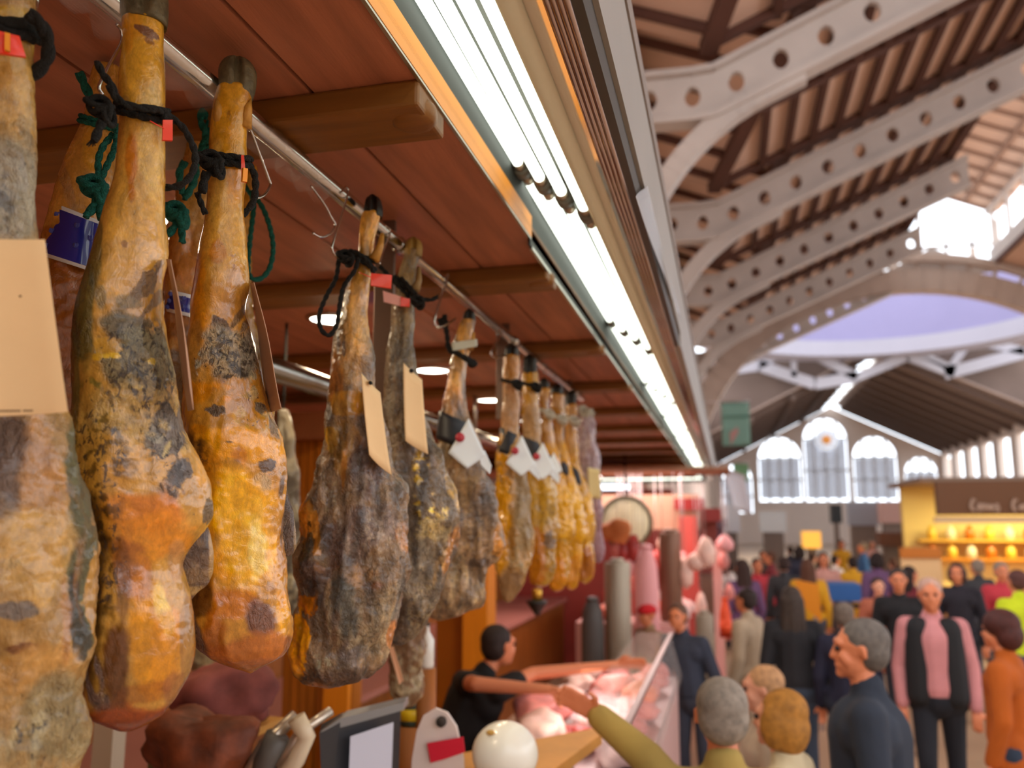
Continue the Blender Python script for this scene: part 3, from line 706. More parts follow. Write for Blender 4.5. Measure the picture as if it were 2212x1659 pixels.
def ham_b():
    rows = [(34, 266, 352), (50, 262, 356), (100, 262, 354), (150, 258, 358), (200, 256, 355), (250, 262, 355), (300, 258, 353), (350, 255, 353), (400, 247, 352), (440, 232, 353), (500, 216, 358), (556, 205, 359), (579, 198, 350), (614, 188, 347), (660, 176, 348), (700, 171, 354), (758, 167, 359), (816, 165, 373), (874, 164, 382), (920, 163, 391), (948, 164, 405), (996, 166, 429), (1030, 167, 445), (1069, 170, 451), (1094, 171, 453), (1130, 174, 448), (1160, 176, 420), (1211, 179, 378), (1264, 180, 390), (1338, 182, 398), (1411, 184, 400), (1460, 187, 393), (1508, 194, 371), (1540, 202, 350), (1562, 216, 330), (1584, 245, 300)]
    B = [(305, 100, 60, 160, 'dba945', .9, 's'), (285, 60, 24, 40, 'd99a3a', .7, 's'), (313, 84, 27, 9, '6a4030', .9, 'h', .3), (322, 105, 12, 6, '8a5c38', .8, 'h'), (278, 100, 10, 28, 'cf8f2c', .7, 's'),
         (284, 380, 11, 75, 'bf7226', .85, 's'), (325, 330, 22, 120, 'dcb768', .6, 's'), (290, 464, 15, 14, '7d5f42', .8, 'm'), (262, 400, 14, 90, 'a8854a', .6, 'v'), (270, 240, 12, 12, 'b08a4a', .6, 's'),
         (192, 690, 22, 150, '5c5830', .85, 's'), (215, 560, 14, 80, '6b6337', .8, 's'), (172, 900, 12, 330, '6a5f35', .8, 's'), (290, 590, 60, 60, 'd3a150', .6, 's'), (270, 548, 6, 6, '8b5a28', .8, 'h'),
         (300, 640, 16, 60, '8c7052', .85, 'h', .5), (330, 655, 8, 55, '6b5440', .7, 'h', .62), (280, 668, 30, 16, 'a89068', .8, 's'), (225, 668, 10, 30, '8d7a50', .7, 's'),
         (260, 720, 55, 45, '77705a', .9, 's', 0, .5), (320, 730, 45, 40, '7a6444', .85, 'm'), (290, 790, 75, 75, '938a68', .85, 's'), (290, 790, 95, 110, '4d463a', .75, 'c'), (275, 760, 90, 90, '5d5644', .6, 'f'),
         (240, 755, 30, 22, 'd3a040', .85, 'h'), (250, 782, 9, 5, 'e2bb4a', 1, 'h'), (233, 784, 7, 5, 'e2bb4a', 1, 'h'), (215, 788, 9, 8, 'd8a838', .9, 'h'), (321, 788, 7, 6, 'e6c257', 1, 'h'), (296, 846, 8, 5, 'd9bd4f', .9, 'h'), (200, 800, 13, 25, 'c98a30', .8, 'm'),
         (210, 850, 40, 40, '5d5a2c', .7, 'm'), (270, 900, 110, 60, 'c9a764', .8, 's'), (230, 930, 75, 90, 'd3a14a', .7, 'm'), (290, 890, 110, 80, '4f3d2c', .8, 'c'), (225, 960, 70, 150, '3d2c18', .85, 'f'), (210, 880, 50, 60, '7b7a35', .55, 'm'),
         (385, 930, 30, 80, 'd0ab68', .8, 's'), (355, 945, 42, 60, '77706a', .9, 'h', .2, .35), (380, 1015, 30, 45, '6b6562', .95, 'h', .2, .3), (345, 960, 40, 60, 'b0a590', .8, 'f'), (352, 975, 5, 22, 'd6bd80', .95, 'h', .35), (330, 950, 14, 12, 'a9a08a', .8, 'h'), (370, 1060, 35, 35, 'b89c8c', .7, 'm'), (425, 1030, 22, 60, 'd9a255', .85, 's'), (438, 1100, 13, 35, '7a6a52', .85, 'h'), (405, 1105, 12, 12, '6d4a44', .8, 'm'),
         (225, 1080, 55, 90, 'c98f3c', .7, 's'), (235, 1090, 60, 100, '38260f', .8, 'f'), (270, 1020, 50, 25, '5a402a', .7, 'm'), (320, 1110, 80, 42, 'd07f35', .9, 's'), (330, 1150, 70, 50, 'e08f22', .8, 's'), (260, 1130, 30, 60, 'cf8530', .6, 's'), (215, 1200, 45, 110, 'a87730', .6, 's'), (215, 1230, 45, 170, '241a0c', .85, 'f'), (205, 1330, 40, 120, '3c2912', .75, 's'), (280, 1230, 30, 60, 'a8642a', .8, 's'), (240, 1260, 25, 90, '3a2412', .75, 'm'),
         (320, 1380, 50, 140, 'd8952c', .95, 's', 0, .3), (335, 1290, 13, 40, 'f0c050', .95, 's'), (346, 1320, 12, 45, 'f2cc63', .95, 's', -.15), (300, 1250, 24, 40, 'b87030', .7, 's'), (345, 1400, 30, 90, 'd08a2a', .7, 's'), (255, 1420, 28, 110, '6a3a14', .8, 's'), (215, 1440, 26, 90, '6f5548', .85, 'v', -.25), (245, 1500, 45, 25, '4a2a16', .7, 'm'), (350, 1490, 22, 12, '5a2e18', .8, 'm'), (270, 1545, 100, 38, 'a04e14', .9, 's', 0, .28), (300, 1490, 60, 30, 'a35b1e', .6, 's'), (388, 1390, 14, 120, '99703f', .8, 's', 0, .25), (370, 1220, 16, 50, 'b98a58', .7, 's'), (365, 1500, 22, 50, '9b6440', .7, 's'),  # palest yellow streaks paint a gloss highlight into the rind colour
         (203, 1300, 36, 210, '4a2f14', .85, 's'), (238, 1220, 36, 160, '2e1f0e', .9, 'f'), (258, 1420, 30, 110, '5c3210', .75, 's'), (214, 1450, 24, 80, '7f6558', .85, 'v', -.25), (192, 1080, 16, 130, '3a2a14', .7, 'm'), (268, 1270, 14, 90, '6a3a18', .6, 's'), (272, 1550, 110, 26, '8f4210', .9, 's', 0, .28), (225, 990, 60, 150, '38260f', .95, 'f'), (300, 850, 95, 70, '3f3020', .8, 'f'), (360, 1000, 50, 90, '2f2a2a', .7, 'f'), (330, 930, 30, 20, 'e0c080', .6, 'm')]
    fl = [[(1118, 400, 440), (1150, 380, 451), (1190, 374, 457), (1240, 378, 457), (1262, 384, 448), (1280, 386, 425), (1300, 388, 408), (1312, 392, 402)], [(1118, .35), (1312, .25)], .012, '6f5238',
          [(415, 1180, 30, 30, '54402f', .8, 's'), (410, 1200, 30, 60, 'a58a6c', .6, 'f'), (415, 1245, 35, 18, '8a6a44', .8, 's'), (453, 1200, 5, 70, 'b08a50', .9, 's'), (420, 1275, 30, 12, 'c09a5c', .7, 's')]]
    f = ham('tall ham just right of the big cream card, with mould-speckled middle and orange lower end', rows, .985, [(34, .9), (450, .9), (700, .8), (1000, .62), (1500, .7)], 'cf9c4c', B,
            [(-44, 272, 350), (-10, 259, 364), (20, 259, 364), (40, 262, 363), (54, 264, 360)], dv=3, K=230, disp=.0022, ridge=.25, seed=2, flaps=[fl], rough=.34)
    T = .95
    b = MB(); r = 7.2*f.pxm
    l, rr = f.LR(232)
    cord(b, wrap(f, 236, 12, 5), r); cord(b, wrap(f, 252, 13, 5), r)
    kb = -.052
    cord(b, pxpath(f, [(252, 210, -.04), (238, 180, -.05), (222, 160, -.05), (210, 134, -.05)]), r)
    cord(b, pxpath(f, [(236, 184, kb), (250, 210, kb), (280, 228, kb), (330, 235, -.045), (364, 242, -.02)]), r)
    cord(b, pxpath(f, [(222, 262, kb), (212, 284, kb), (203, 306, kb)]), r*1.15)
    cord(b, pxpath(f, [(350, 250, -.03), (372, 256, -.02), (400, 282, -.015), (421, 330, -.01), (416, 372, -.005), (390, 400, 0), (350, 406, .01)]), r)
    knot(b, f, 222, 236, 27, kb+.004, 5, 6.5)
    for i in range(12):
        a = random.uniform(-.9, .9); b.tube([f.pt(203+random.uniform(-5, 5), 300, kb), f.pt(198+14*a, 312+random.uniform(0, 5), kb)], .0006, 4)
    b.build('hanging_cord', ROPEK, f.root)
    s = MB(); s.card([f.pt(352, 259, -.032), f.pt(373, 259, -.030), f.pt(373, 303, -.030), f.pt(351, 302, -.032)], .004); so = s.build('plastic_seal', RED, f.root); so['label'] = 'red plastic seal'
    s = MB(); s.tube([f.pt(356, 278, -.03), f.pt(340, 270, -.044), f.pt(324, 261, -.048)], .0007, 5); s.build('strap', RED, so)
    # long card seen nearly edge-on
    b = MB(); b.card([f.pt(359, 560, -.02), f.pt(369, 562, -.06), f.pt(417, 884, -.09), f.pt(404, 888, -.03)], .0012, .003, wave=.001); o = b.build('paper_tag', CARDB, f.root); o['label'] = 'cream paper card seen edge-on'
    return f
Bf = ham_b()

def ham_c():
    rows = [(182, 474, 548), (208, 466, 544), (240, 461, 541), (280, 457, 534), (320, 455, 530), (350, 452, 536), (400, 449, 530), (440, 447, 525), (498, 441, 530), (541, 430, 532), (585, 424, 535), (614, 421, 537), (642, 417, 532), (671, 413, 522), (700, 411, 533), (729, 406, 541), (787, 404, 556), (845, 407, 567), (874, 406, 579), (899, 404, 585), (920, 404, 597), (948, 405, 608), (996, 407, 611), (1060, 409, 610), (1110, 409, 608), (1160, 408, 606), (1211, 406, 606), (1264, 403, 611), (1313, 406, 620), (1350, 414, 625), (1377, 425, 624), (1405, 441, 615), (1430, 470, 596), (1447, 510, 570), (1455, 530, 552)]
    B = [(495, 260, 50, 110, 'dca743', .85, 's'), (484, 300, 14, 90, 'cf952e', .6, 's'), (500, 262, 10, 8, '8b6430', .8, 'm'), (470, 420, 20, 80, 'd7ae5f', .7, 's'), (490, 560, 60, 100, 'd2a04b', .7, 's'), (472, 560, 14, 26, 'b5722a', .8, 's'), (497, 580, 10, 18, '96614e', .7, 'm'), (430, 640, 20, 90, 'd68b20', .8, 's'),
         (505, 640, 25, 60, 'b98445', .7, 's', .3), (480, 715, 22, 18, '77635a', .9, 'h', .4, .3), (512, 690, 6, 50, '66503c', .75, 'h', .5), (528, 700, 5, 40, '5e4938', .7, 'h', .45),
         (440, 740, 30, 20, 'd58e2e', .8, 's'), (450, 758, 24, 12, '7a5030', .8, 'm'), (425, 800, 25, 70, 'bf8f4a', .7, 's'), (435, 790, 14, 60, '6a5236', .8, 'm'), (433, 790, 5, 30, 'c6c0a4', .8, 'f', 0, .2), (500, 770, 48, 55, 'b9a683', .9, 's'), (535, 760, 20, 50, 'a09682', .8, 's'), (500, 780, 50, 60, '5f5a48', .7, 'f'), (520, 815, 45, 16, '514a3c', .75, 'm'), (480, 830, 40, 14, '5d4a33', .7, 'm'), (555, 830, 22, 50, 'd9c79a', .85, 'm'), (547, 845, 7, 26, '5c5650', .8, 'm'),
         (440, 860, 35, 25, 'd48a2a', .9, 's'), (490, 860, 45, 30, 'e69a1c', .9, 'm'), (545, 890, 50, 55, 'e3c07c', .85, 'm'), (530, 900, 40, 40, 'f0b93c', .6, 'f'), (466, 898, 26, 21, '5d4a36', .95, 'h', .1, .35), (440, 915, 20, 14, 'a87a3c', .7, 'm'), (555, 885, 13, 16, '77705e', .85, 'h'), (587, 935, 9, 35, '8b7660', .8, 'h', -.2),
         (495, 955, 75, 32, 'f0a81c', .95, 's', 0, .2), (440, 935, 22, 14, 'e0951a', .8, 's'), (560, 975, 45, 25, 'e8a432', .8, 's'), (422, 985, 26, 55, '42301a', .9, 'm'), (440, 990, 22, 40, '6a4a2a', .7, 's'), (515, 990, 14, 22, 'c97d12', .8, 's'), (497, 962, 7, 4, '3a2a1a', .9, 'h'), (504, 1035, 17, 33, '5a3a34', .9, 'h', .1, .35), (500, 1068, 14, 20, '6b553a', .7, 'm'), (575, 1010, 18, 15, '4a3428', .9, 'h'), (590, 1030, 16, 25, '7b6248', .8, 'm'), (597, 1070, 13, 50, '7b5f48', .85, 'v'), (560, 1045, 20, 20, 'e8cba0', .7, 's'),
         (455, 1100, 25, 120, 'd38d2e', .8, 's'), (522, 1150, 62, 120, 'f2b02c', .97, 's', 0, .25), (540, 1180, 28, 70, 'f7c95c', .9, 's'), (545, 1120, 20, 40, 'f6c86a', .7, 's'), (500, 1210, 50, 40, 'eea41c', .8, 's'), (440, 1210, 28, 110, 'a2641c', .8, 's'), (420, 1150, 14, 120, '6b4620', .7, 's'), (512, 1226, 9, 5, 'b06c1a', .8, 'h'), (602, 1170, 8, 80, 'b57a34', .7, 's'),  # paler yellow blobs here and on the next line paint a highlight
         (500, 1300, 50, 35, 'c97a20', .9, 's'), (440, 1290, 25, 40, '54371c', .85, 's'), (570, 1280, 20, 30, '6e4634', .85, 'm', -.3), (555, 1330, 34, 42, '7c5246', .9, 's', -.3), (603, 1320, 14, 42, 'f0ad30', .95, 's', -.1), (600, 1290, 10, 20, 'e59c28', .8, 's'), (530, 1400, 80, 45, 'b56a30', .9, 's', 0, .3), (470, 1360, 30, 50, 'a85c1c', .8, 's'), (432, 1350, 16, 60, '5a4032', .9, 's', -.35), (424, 1330, 6, 40, '8b6a50', .8, 'f', -.4), (615, 1395, 10, 20, '8a4f2c', .7, 's'), (540, 1440, 50, 14, 'b07048', .7, 's'), (418, 1080, 13, 160, '5a3a18', .75, 's'), (603, 1090, 11, 90, '6b5038', .8, 'v'), (515, 1150, 46, 100, 'f6b830', .9, 's'), (550, 1180, 18, 60, 'fcd878', .8, 's'), (500, 780, 60, 70, '3a3228', .8, 'f'), (430, 1000, 30, 60, '2a1c10', .9, 'f'), (550, 890, 60, 60, '4a3a2c', .5, 'f')]
    fl = [[(1030, 600, 612), (1070, 596, 622), (1104, 596, 632), (1150, 596, 638), (1182, 596, 640), (1196, 598, 632), (1206, 602, 618)], [(1030, .5), (1206, .4)], .01, '6b5038',
          [(615, 1100, 16, 60, '8e7455', .7, 'm'), (620, 1160, 20, 30, '59412f', .8, 's'), (637, 1140, 4, 60, 'a08050', .8, 's')]]
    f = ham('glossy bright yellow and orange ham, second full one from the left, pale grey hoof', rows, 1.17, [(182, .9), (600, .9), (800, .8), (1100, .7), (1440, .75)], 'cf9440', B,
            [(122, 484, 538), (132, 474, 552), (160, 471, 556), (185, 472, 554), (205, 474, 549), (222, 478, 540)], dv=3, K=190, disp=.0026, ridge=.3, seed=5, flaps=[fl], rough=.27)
    for x, y, q in ((466, 212, 466), (540, 214, 541)):
        b = MB(); b.tube([f.pt(x+2, y, -.016), f.pt(x+(5 if x < 500 else -4), y+20, -.018), f.pt(x+(10 if x < 500 else -11), y+62, -.010)], [.001, .006, .010], 10); b.build('dewclaw', mat('claw', 'c08a38', .45, var=.2, vs=60, bump=.4, bs=90), f.root)
    b = MB(); r = 7.0*f.pxm
    cord(b, wrap(f, 338, 6, 5), r); cord(b, wrap(f, 352, 8, 5), r)
    kb = -.048
    knot(b, f, 461, 352, 25, kb, 5, 6.5)
    cord(b, pxpath(f, [(447, 372, kb), (441, 392, kb), (437, 416, kb)]), r*1.2)
    cord(b, pxpath(f, [(532, 352, -.01), (549, 376, 0), (552, 410, 0), (545, 440, .005), (524, 464, .012)]), r)
    cord(b, pxpath(f, [(426, 416, -.03), (434, 438, -.03), (444, 462, -.028)]), r*.8)
    b.build('hanging_cord', ROPEK, f.root)
    s = MB(); s.card([f.pt(521, 335, -.036), f.pt(527, 335, -.036), f.pt(533, 393, -.036), f.pt(521, 391, -.036)], .004); so = s.build('plastic_seal', RED, f.root); so['label'] = 'red plastic seal'
    s = MB(); s.card([f.pt(526, 362, -.04), f.pt(536, 364, -.036), f.pt(534, 393, -.036), f.pt(524, 391, -.04)], .004); s.build('clasp', ORANGE, so)
    b = MB(); b.card([f.pt(540, 612, 0), f.pt(549, 610, -.05), f.pt(607, 882, -.08), f.pt(578, 892, 0)], .0012, .003, wave=.001); o = b.build('paper_tag', CARDB, f.root); o['label'] = 'cream paper card seen nearly edge-on'
    return f
Cf = ham_c()

def ham_d():
    rows = [(455, 783, 826), (480, 778, 819), (505, 775, 811), (540, 773, 807), (577, 769, 805), (601, 757, 801), (631, 747, 800), (661, 742, 797), (692, 735, 795), (722, 728, 797), (752, 724, 801), (782, 722, 804), (812, 719, 806), (843, 714, 810), (887, 708, 822), (930, 702, 834), (974, 693, 842), (1017, 685, 852), (1060, 676, 868), (1104, 668, 877), (1134, 662, 881), (1169, 656, 875), (1191, 654, 871), (1234, 652, 866), (1277, 651, 863), (1321, 645, 857), (1364, 640, 848), (1408, 640, 831), (1451, 645, 805), (1473, 658, 770), (1488, 690, 725)]
    B = [(800, 490, 30, 60, 'd5a04a', .8, 's'), (780, 640, 30, 70, 'd09a4c', .8, 's'), (778, 612, 12, 12, '9a6540', .6, 'm'), (765, 700, 30, 50, 'cfa76c', .8, 's'), (780, 716, 14, 12, '8a5c44', .8, 'm'), (737, 760, 6, 50, '5a4630', .8, 'v'), (765, 790, 30, 70, 'ad834c', .8, 's'), (790, 800, 25, 60, '9a7850', .6, 'v'), (730, 850, 14, 60, 'a5662c', .7, 's'), (755, 880, 40, 30, 'c9933f', .8, 's'), (718, 945, 18, 28, 'dcae34', .95, 'h'), (712, 968, 8, 12, 'd9b23a', .9, 'h'),
         (740, 960, 40, 70, 'a07c48', .8, 's'), (715, 1070, 25, 50, '9c8660', .7, 'f', 0, .25), (790, 1020, 40, 70, '63504a', .9, 's'), (800, 950, 12, 60, '6d553c', .8, 's'), (850, 1040, 30, 60, '6b6253', .8, 'm'), (745, 1010, 6, 70, 'a8763c', .8, 's', .1),
         (667, 1130, 14, 50, 'c98030', .95, 'h'), (690, 1160, 10, 70, 'c68a40', .9, 'h', -.15), (675, 1190, 17, 40, '2f2617', .9, 'h', 0, .2), (725, 1170, 28, 60, '5e4438', .9, 's'), (690, 1250, 18, 60, '4d3226', .85, 's'), (765, 1150, 35, 60, '6e5950', .8, 's'), (815, 1130, 32, 45, '8b7a70', .9, 's'), (815, 1160, 35, 60, 'b9a58a', .6, 'f'), (845, 1190, 22, 40, '5a5046', .7, 'm'), (780, 1240, 40, 22, 'a57a4a', .8, 's'), (800, 1260, 20, 14, '7a4a28', .8, 's'), (865, 1160, 12, 30, 'b57b42', .8, 's'),
         (745, 1310, 26, 60, '5a564a', .95, 's', -.1, .35), (720, 1350, 14, 50, '6a5038', .8, 's'), (672, 1300, 20, 24, 'cf7f28', .95, 'h'), (656, 1375, 16, 65, 'e09a22', .97, 'h', 0, .3), (650, 1440, 10, 40, 'd4901e', .9, 's'), (688, 1330, 12, 60, '9b6234', .8, 'v'), (815, 1340, 30, 80, 'b29a74', .8, 's', .2), (805, 1300, 30, 80, '6c5c46', .6, 'c'), (850, 1300, 10, 70, '8b8272', .8, 's'), (842, 1370, 8, 26, 'b8743a', .8, 's', .2), (760, 1410, 40, 30, '80736a', .8, 's'), (780, 1370, 8, 40, 'c0aa84', .7, 's', .9), (700, 1420, 26, 18, 'a59a78', .8, 'f', 0, .2), (740, 1455, 80, 28, '5f452f', .9, 's', 0, .25), (680, 1455, 30, 25, '4a3524', .8, 'm'), (700, 1480, 60, 12, 'a06a44', .7, 's'), (780, 1430, 40, 20, '94744c', .8, 'm'), (750, 1200, 120, 220, '33281d', .5, 'c'), (790, 1120, 70, 130, 'b09a82', .55, 'v'), (745, 1350, 70, 90, '9a8868', .55, 'v'), (776, 690, 28, 100, 'cf9f5c', .85, 's'), (790, 560, 30, 80, 'd6a454', .85, 's'), (740, 770, 8, 60, '4a3828', .7, 'v')]
    f = ham('broad grey-brown ham with a black hoof tip and yellow fat down its left edge', rows, 1.6, [(455, .95), (700, .9), (950, .7), (1200, .6), (1488, .65)], '8c7050', B,
            [(419, 796, 812), (428, 789, 823), (444, 787, 827), (460, 783, 829), (470, 784, 826)], HOOFK, dv=2.5, K=200, disp=.0065, ridge=1., seed=8, rough=.27, speck=.45)
    b = MB(); b.tube([f.pt(826, 505, -.012), f.pt(822, 530, -.018), f.pt(808, 562, -.02)], [.004, .007, .011], 8); b.build('dewclaw', MATS['claw'], f.root)
    b = MB(); r = 4.6*f.pxm
    cord(b, wrap(f, 556, 10, 4), r); cord(b, wrap(f, 568, 14, 4), r)
    cord(b, pxpath(f, [(735, 548, -.03), (760, 543, -.04), (780, 552, -.045), (800, 572, -.04), (806, 590, -.02)]), r)
    cord(b, pxpath(f, [(774, 556, -.045), (766, 585, -.045), (742, 620, -.035), (733, 665, -.03), (728, 700, -.03), (712, 724, -.03), (694, 712, -.03), (690, 680, -.03), (705, 640, -.03), (726, 600, -.03), (732, 556, -.035)]), r)
    knot(b, f, 748, 556, 17, -.04, 4, 4.8)
    b.build('hanging_cord', ROPEK, f.root)
    s = MB(); s.card([f.pt(801, 590, -.035), f.pt(847, 594, -.035), f.pt(845, 623, -.035), f.pt(801, 616, -.035)], .005); so = s.build('plastic_seal', RED, f.root); so['label'] = 'red plastic seal'
    s = MB(); s.tube([f.pt(803, 600, -.035), f.pt(785, 592, -.04), f.pt(775, 588, -.035)], .0009, 5); s.build('strap', RED, so)
    b = MB(); b.card([f.pt(781, 806, -.07), f.pt(822, 848, -.04), f.pt(846, 1026, -.06), f.pt(798, 982, -.085)], .0012, .004); b.tube([f.pt(800, 826, -.058), f.pt(800, 826, -.066)], .004, 10)
    o = b.build('paper_tag', CARD, f.root); o['label'] = 'cream paper card'
    b = MB(); b.tube([f.pt(801, 828, -.066), f.pt(800, 826, -.069)], .0035, 10); b.build('eyelet', ROPEK, o)
    return f
Df = ham_d()

def ham_e():
    rows = [(538, 873, 912), (553, 872, 911), (571, 866, 901), (601, 858, 897), (631, 857, 894), (661, 849, 893), (692, 847, 893), (722, 844, 892), (752, 836, 893), (782, 832, 896), (812, 829, 900), (850, 828, 906), (887, 827, 914), (930, 820, 925), (974, 812, 943), (1017, 806, 962), (1060, 800, 978), (1104, 796, 985), (1147, 794, 984), (1191, 794, 978), (1234, 796, 965), (1277, 800, 947), (1321, 808, 930), (1350, 822, 914), (1375, 838, 895), (1395, 850, 878)]
    B = [(885, 600, 30, 60, '9a8150', .8, 's'), (880, 690, 30, 60, 'a58c58', .7, 's'), (870, 760, 30, 60, '77623f', .8, 's'), (850, 830, 14, 100, '5b4c35', .7, 'v'), (880, 800, 30, 100, '4f4230', .6, 'v'),
         (880, 900, 40, 60, '7d6f56', .8, 's'), (910, 1010, 30, 60, '6b5540', .8, 's'), (915, 1075, 24, 85, 'e5b947', 1, 'm', -.12), (908, 1100, 18, 60, 'f0cf6c', .8, 'f'), (950, 1120, 20, 30, 'e8c56a', .7, 'f'), (945, 960, 6, 90, 'cfa251', .9, 's', -.35), (970, 1050, 8, 60, 'd3a95e', .8, 's', -.2), (870, 1060, 22, 80, '5c4a3a', .7, 's'), (930, 1150, 50, 40, 'ab9468', .8, 'm'), (890, 1200, 50, 30, '8d7c62', .8, 's'), (968, 1180, 10, 60, 'a9713c', .8, 's', .3), (910, 1260, 40, 60, '8e7d66', .8, 's'), (940, 1230, 10, 60, 'c59a5c', .8, 'v', .4), (900, 1220, 90, 180, '382c20', .6, 'c'), (850, 1340, 40, 50, '5c4734', .8, 's'), (900, 1300, 40, 70, 'b59f74', .6, 'f')]
    f = ham('grey-brown ham with a flaky golden patch and pale pink seal', rows, 1.85, [(538, .95), (800, .9), (1100, .65), (1395, .6)], '7f694c', B,
            [(511, 885, 900), (520, 876, 911), (535, 873, 914), (548, 872, 913), (556, 873, 911)], mat('hoof_tan', '9c7d3a', .5, var=.4, vs=50), dv=2.5, K=160, disp=.006, ridge=1., seed=11, rough=.3, speck=.45)
    b = MB(); b.tube([f.pt(905, 578, -.01), f.pt(905, 605, -.015), f.pt(896, 628, -.018)], [.005, .007, .012], 8); b.build('dewclaw', mat('claw_dark', '95794a', .5), f.root)
    b = MB(); r = 4.2*f.pxm
    cord(b, wrap(f, 620, 22, 4), r); cord(b, wrap(f, 632, 24, 4), r)
    cord(b, pxpath(f, [(866, 600, -.03), (885, 620, -.04), (905, 642, -.035), (930, 648, -.03), (945, 640, -.03)]), r)
    cord(b, pxpath(f, [(820, 575, -.02), (835, 590, -.02), (850, 605, -.03), (866, 612, -.035)]), r)
    knot(b, f, 903, 652, 14, -.035, 4, 4.4)
    for i in range(10): b.tube([f.pt(938, 642, -.03), f.pt(947+random.uniform(-2, 2), 632+random.uniform(0, 18), -.03)], .0008, 4)
    b.build('hanging_cord', ROPEK, f.root)
    s = MB(); s.card([f.pt(827, 628, -.045), f.pt(868, 641, -.045), f.pt(866, 661, -.045), f.pt(829, 652, -.045)], .003); so = s.build('plastic_seal', PINKW, f.root); so['label'] = 'pale pink and orange seal'
    s = MB(); s.card([f.pt(866, 641, -.047), f.pt(886, 646, -.047), f.pt(885, 662, -.047), f.pt(865, 661, -.047)], .006); s.build('clasp', RED, so)
    b = MB(); b.card([f.pt(872, 784, -.08), f.pt(912, 820, -.05), f.pt(925, 981, -.06), f.pt(876, 952, -.09)], .0012, .004)
    o = b.build('paper_tag', CARD, f.root); o['label'] = 'cream paper card'
    b = MB(); b.tube([f.pt(889, 801, -.066), f.pt(889, 801, -.070)], .0045, 10); b.build('eyelet', ROPEK, o)
    return f
Ef = ham_e()

def band(f, v0, v1, tilt, m, name='shank_band', grow=1.05):
    b = MB(); V = []; K = 28; n = 5
    for side in (1.0, .96):
        for j in range(n+1):
            v = v0+(v1-v0)*j/n; l, r = f.LR(v); w = (r-l)/2*grow+1.5; c = (l+r)/2
            for k in range(K):
                a = 2*math.pi*k/K; V.append(f.pt(c+w*side*math.cos(a), v+tilt*math.cos(a), w*side*f.pxm*1.0*math.sin(a)))
    F = grid_faces(n+1, K).tolist(); q = (n+1)*K; F += [[i+q for i in g[::-1]] for g in F]
    for k in range(K):
        l = (k+1) % K; F.append((l, k, q+k, q+l)); F.append((n*K+k, n*K+l, q+n*K+l, q+n*K+k))
    b.add(V, F, 0, True); return b.build(name, m, f.root)
def tagset(f, v, u, wtag, dot=True, second=True):
    """black band, white diamond tags and a red dot, as on all the farther hams"""
    s = f.pxm; k = wtag
    b = MB(); b.card([f.pt(u+.15*k, v-.75*k, -.075), f.pt(u+.75*k, v+.55*k, -.075), f.pt(u+.1*k, v+1.0*k, -.09), f.pt(u-.55*k, v+.45*k, -.09)], .001, .003); o = b.build('paper_tag', WHITET, f.root); o['label'] = 'white diamond-shaped tag'
    if second:
        b = MB(); b.card([f.pt(u+.7*k, v+.35*k, -.035), f.pt(u+.95*k, v+.9*k, -.03), f.pt(u+.9*k, v+1.2*k, -.03), f.pt(u+.45*k, v+.75*k, -.04)], .001, .002); o = b.build('paper_tag', WHITET, f.root); o['label'] = 'second white tag'
    if dot:
        b = MB(); c = f.pt(u-.15*k, v-.08*k, -.095); b.tube([Vector(c), Vector(c)-Vector(f.n)*.0015], .16*k*s, 20); b.build('sticker', REDDOT, f.root)

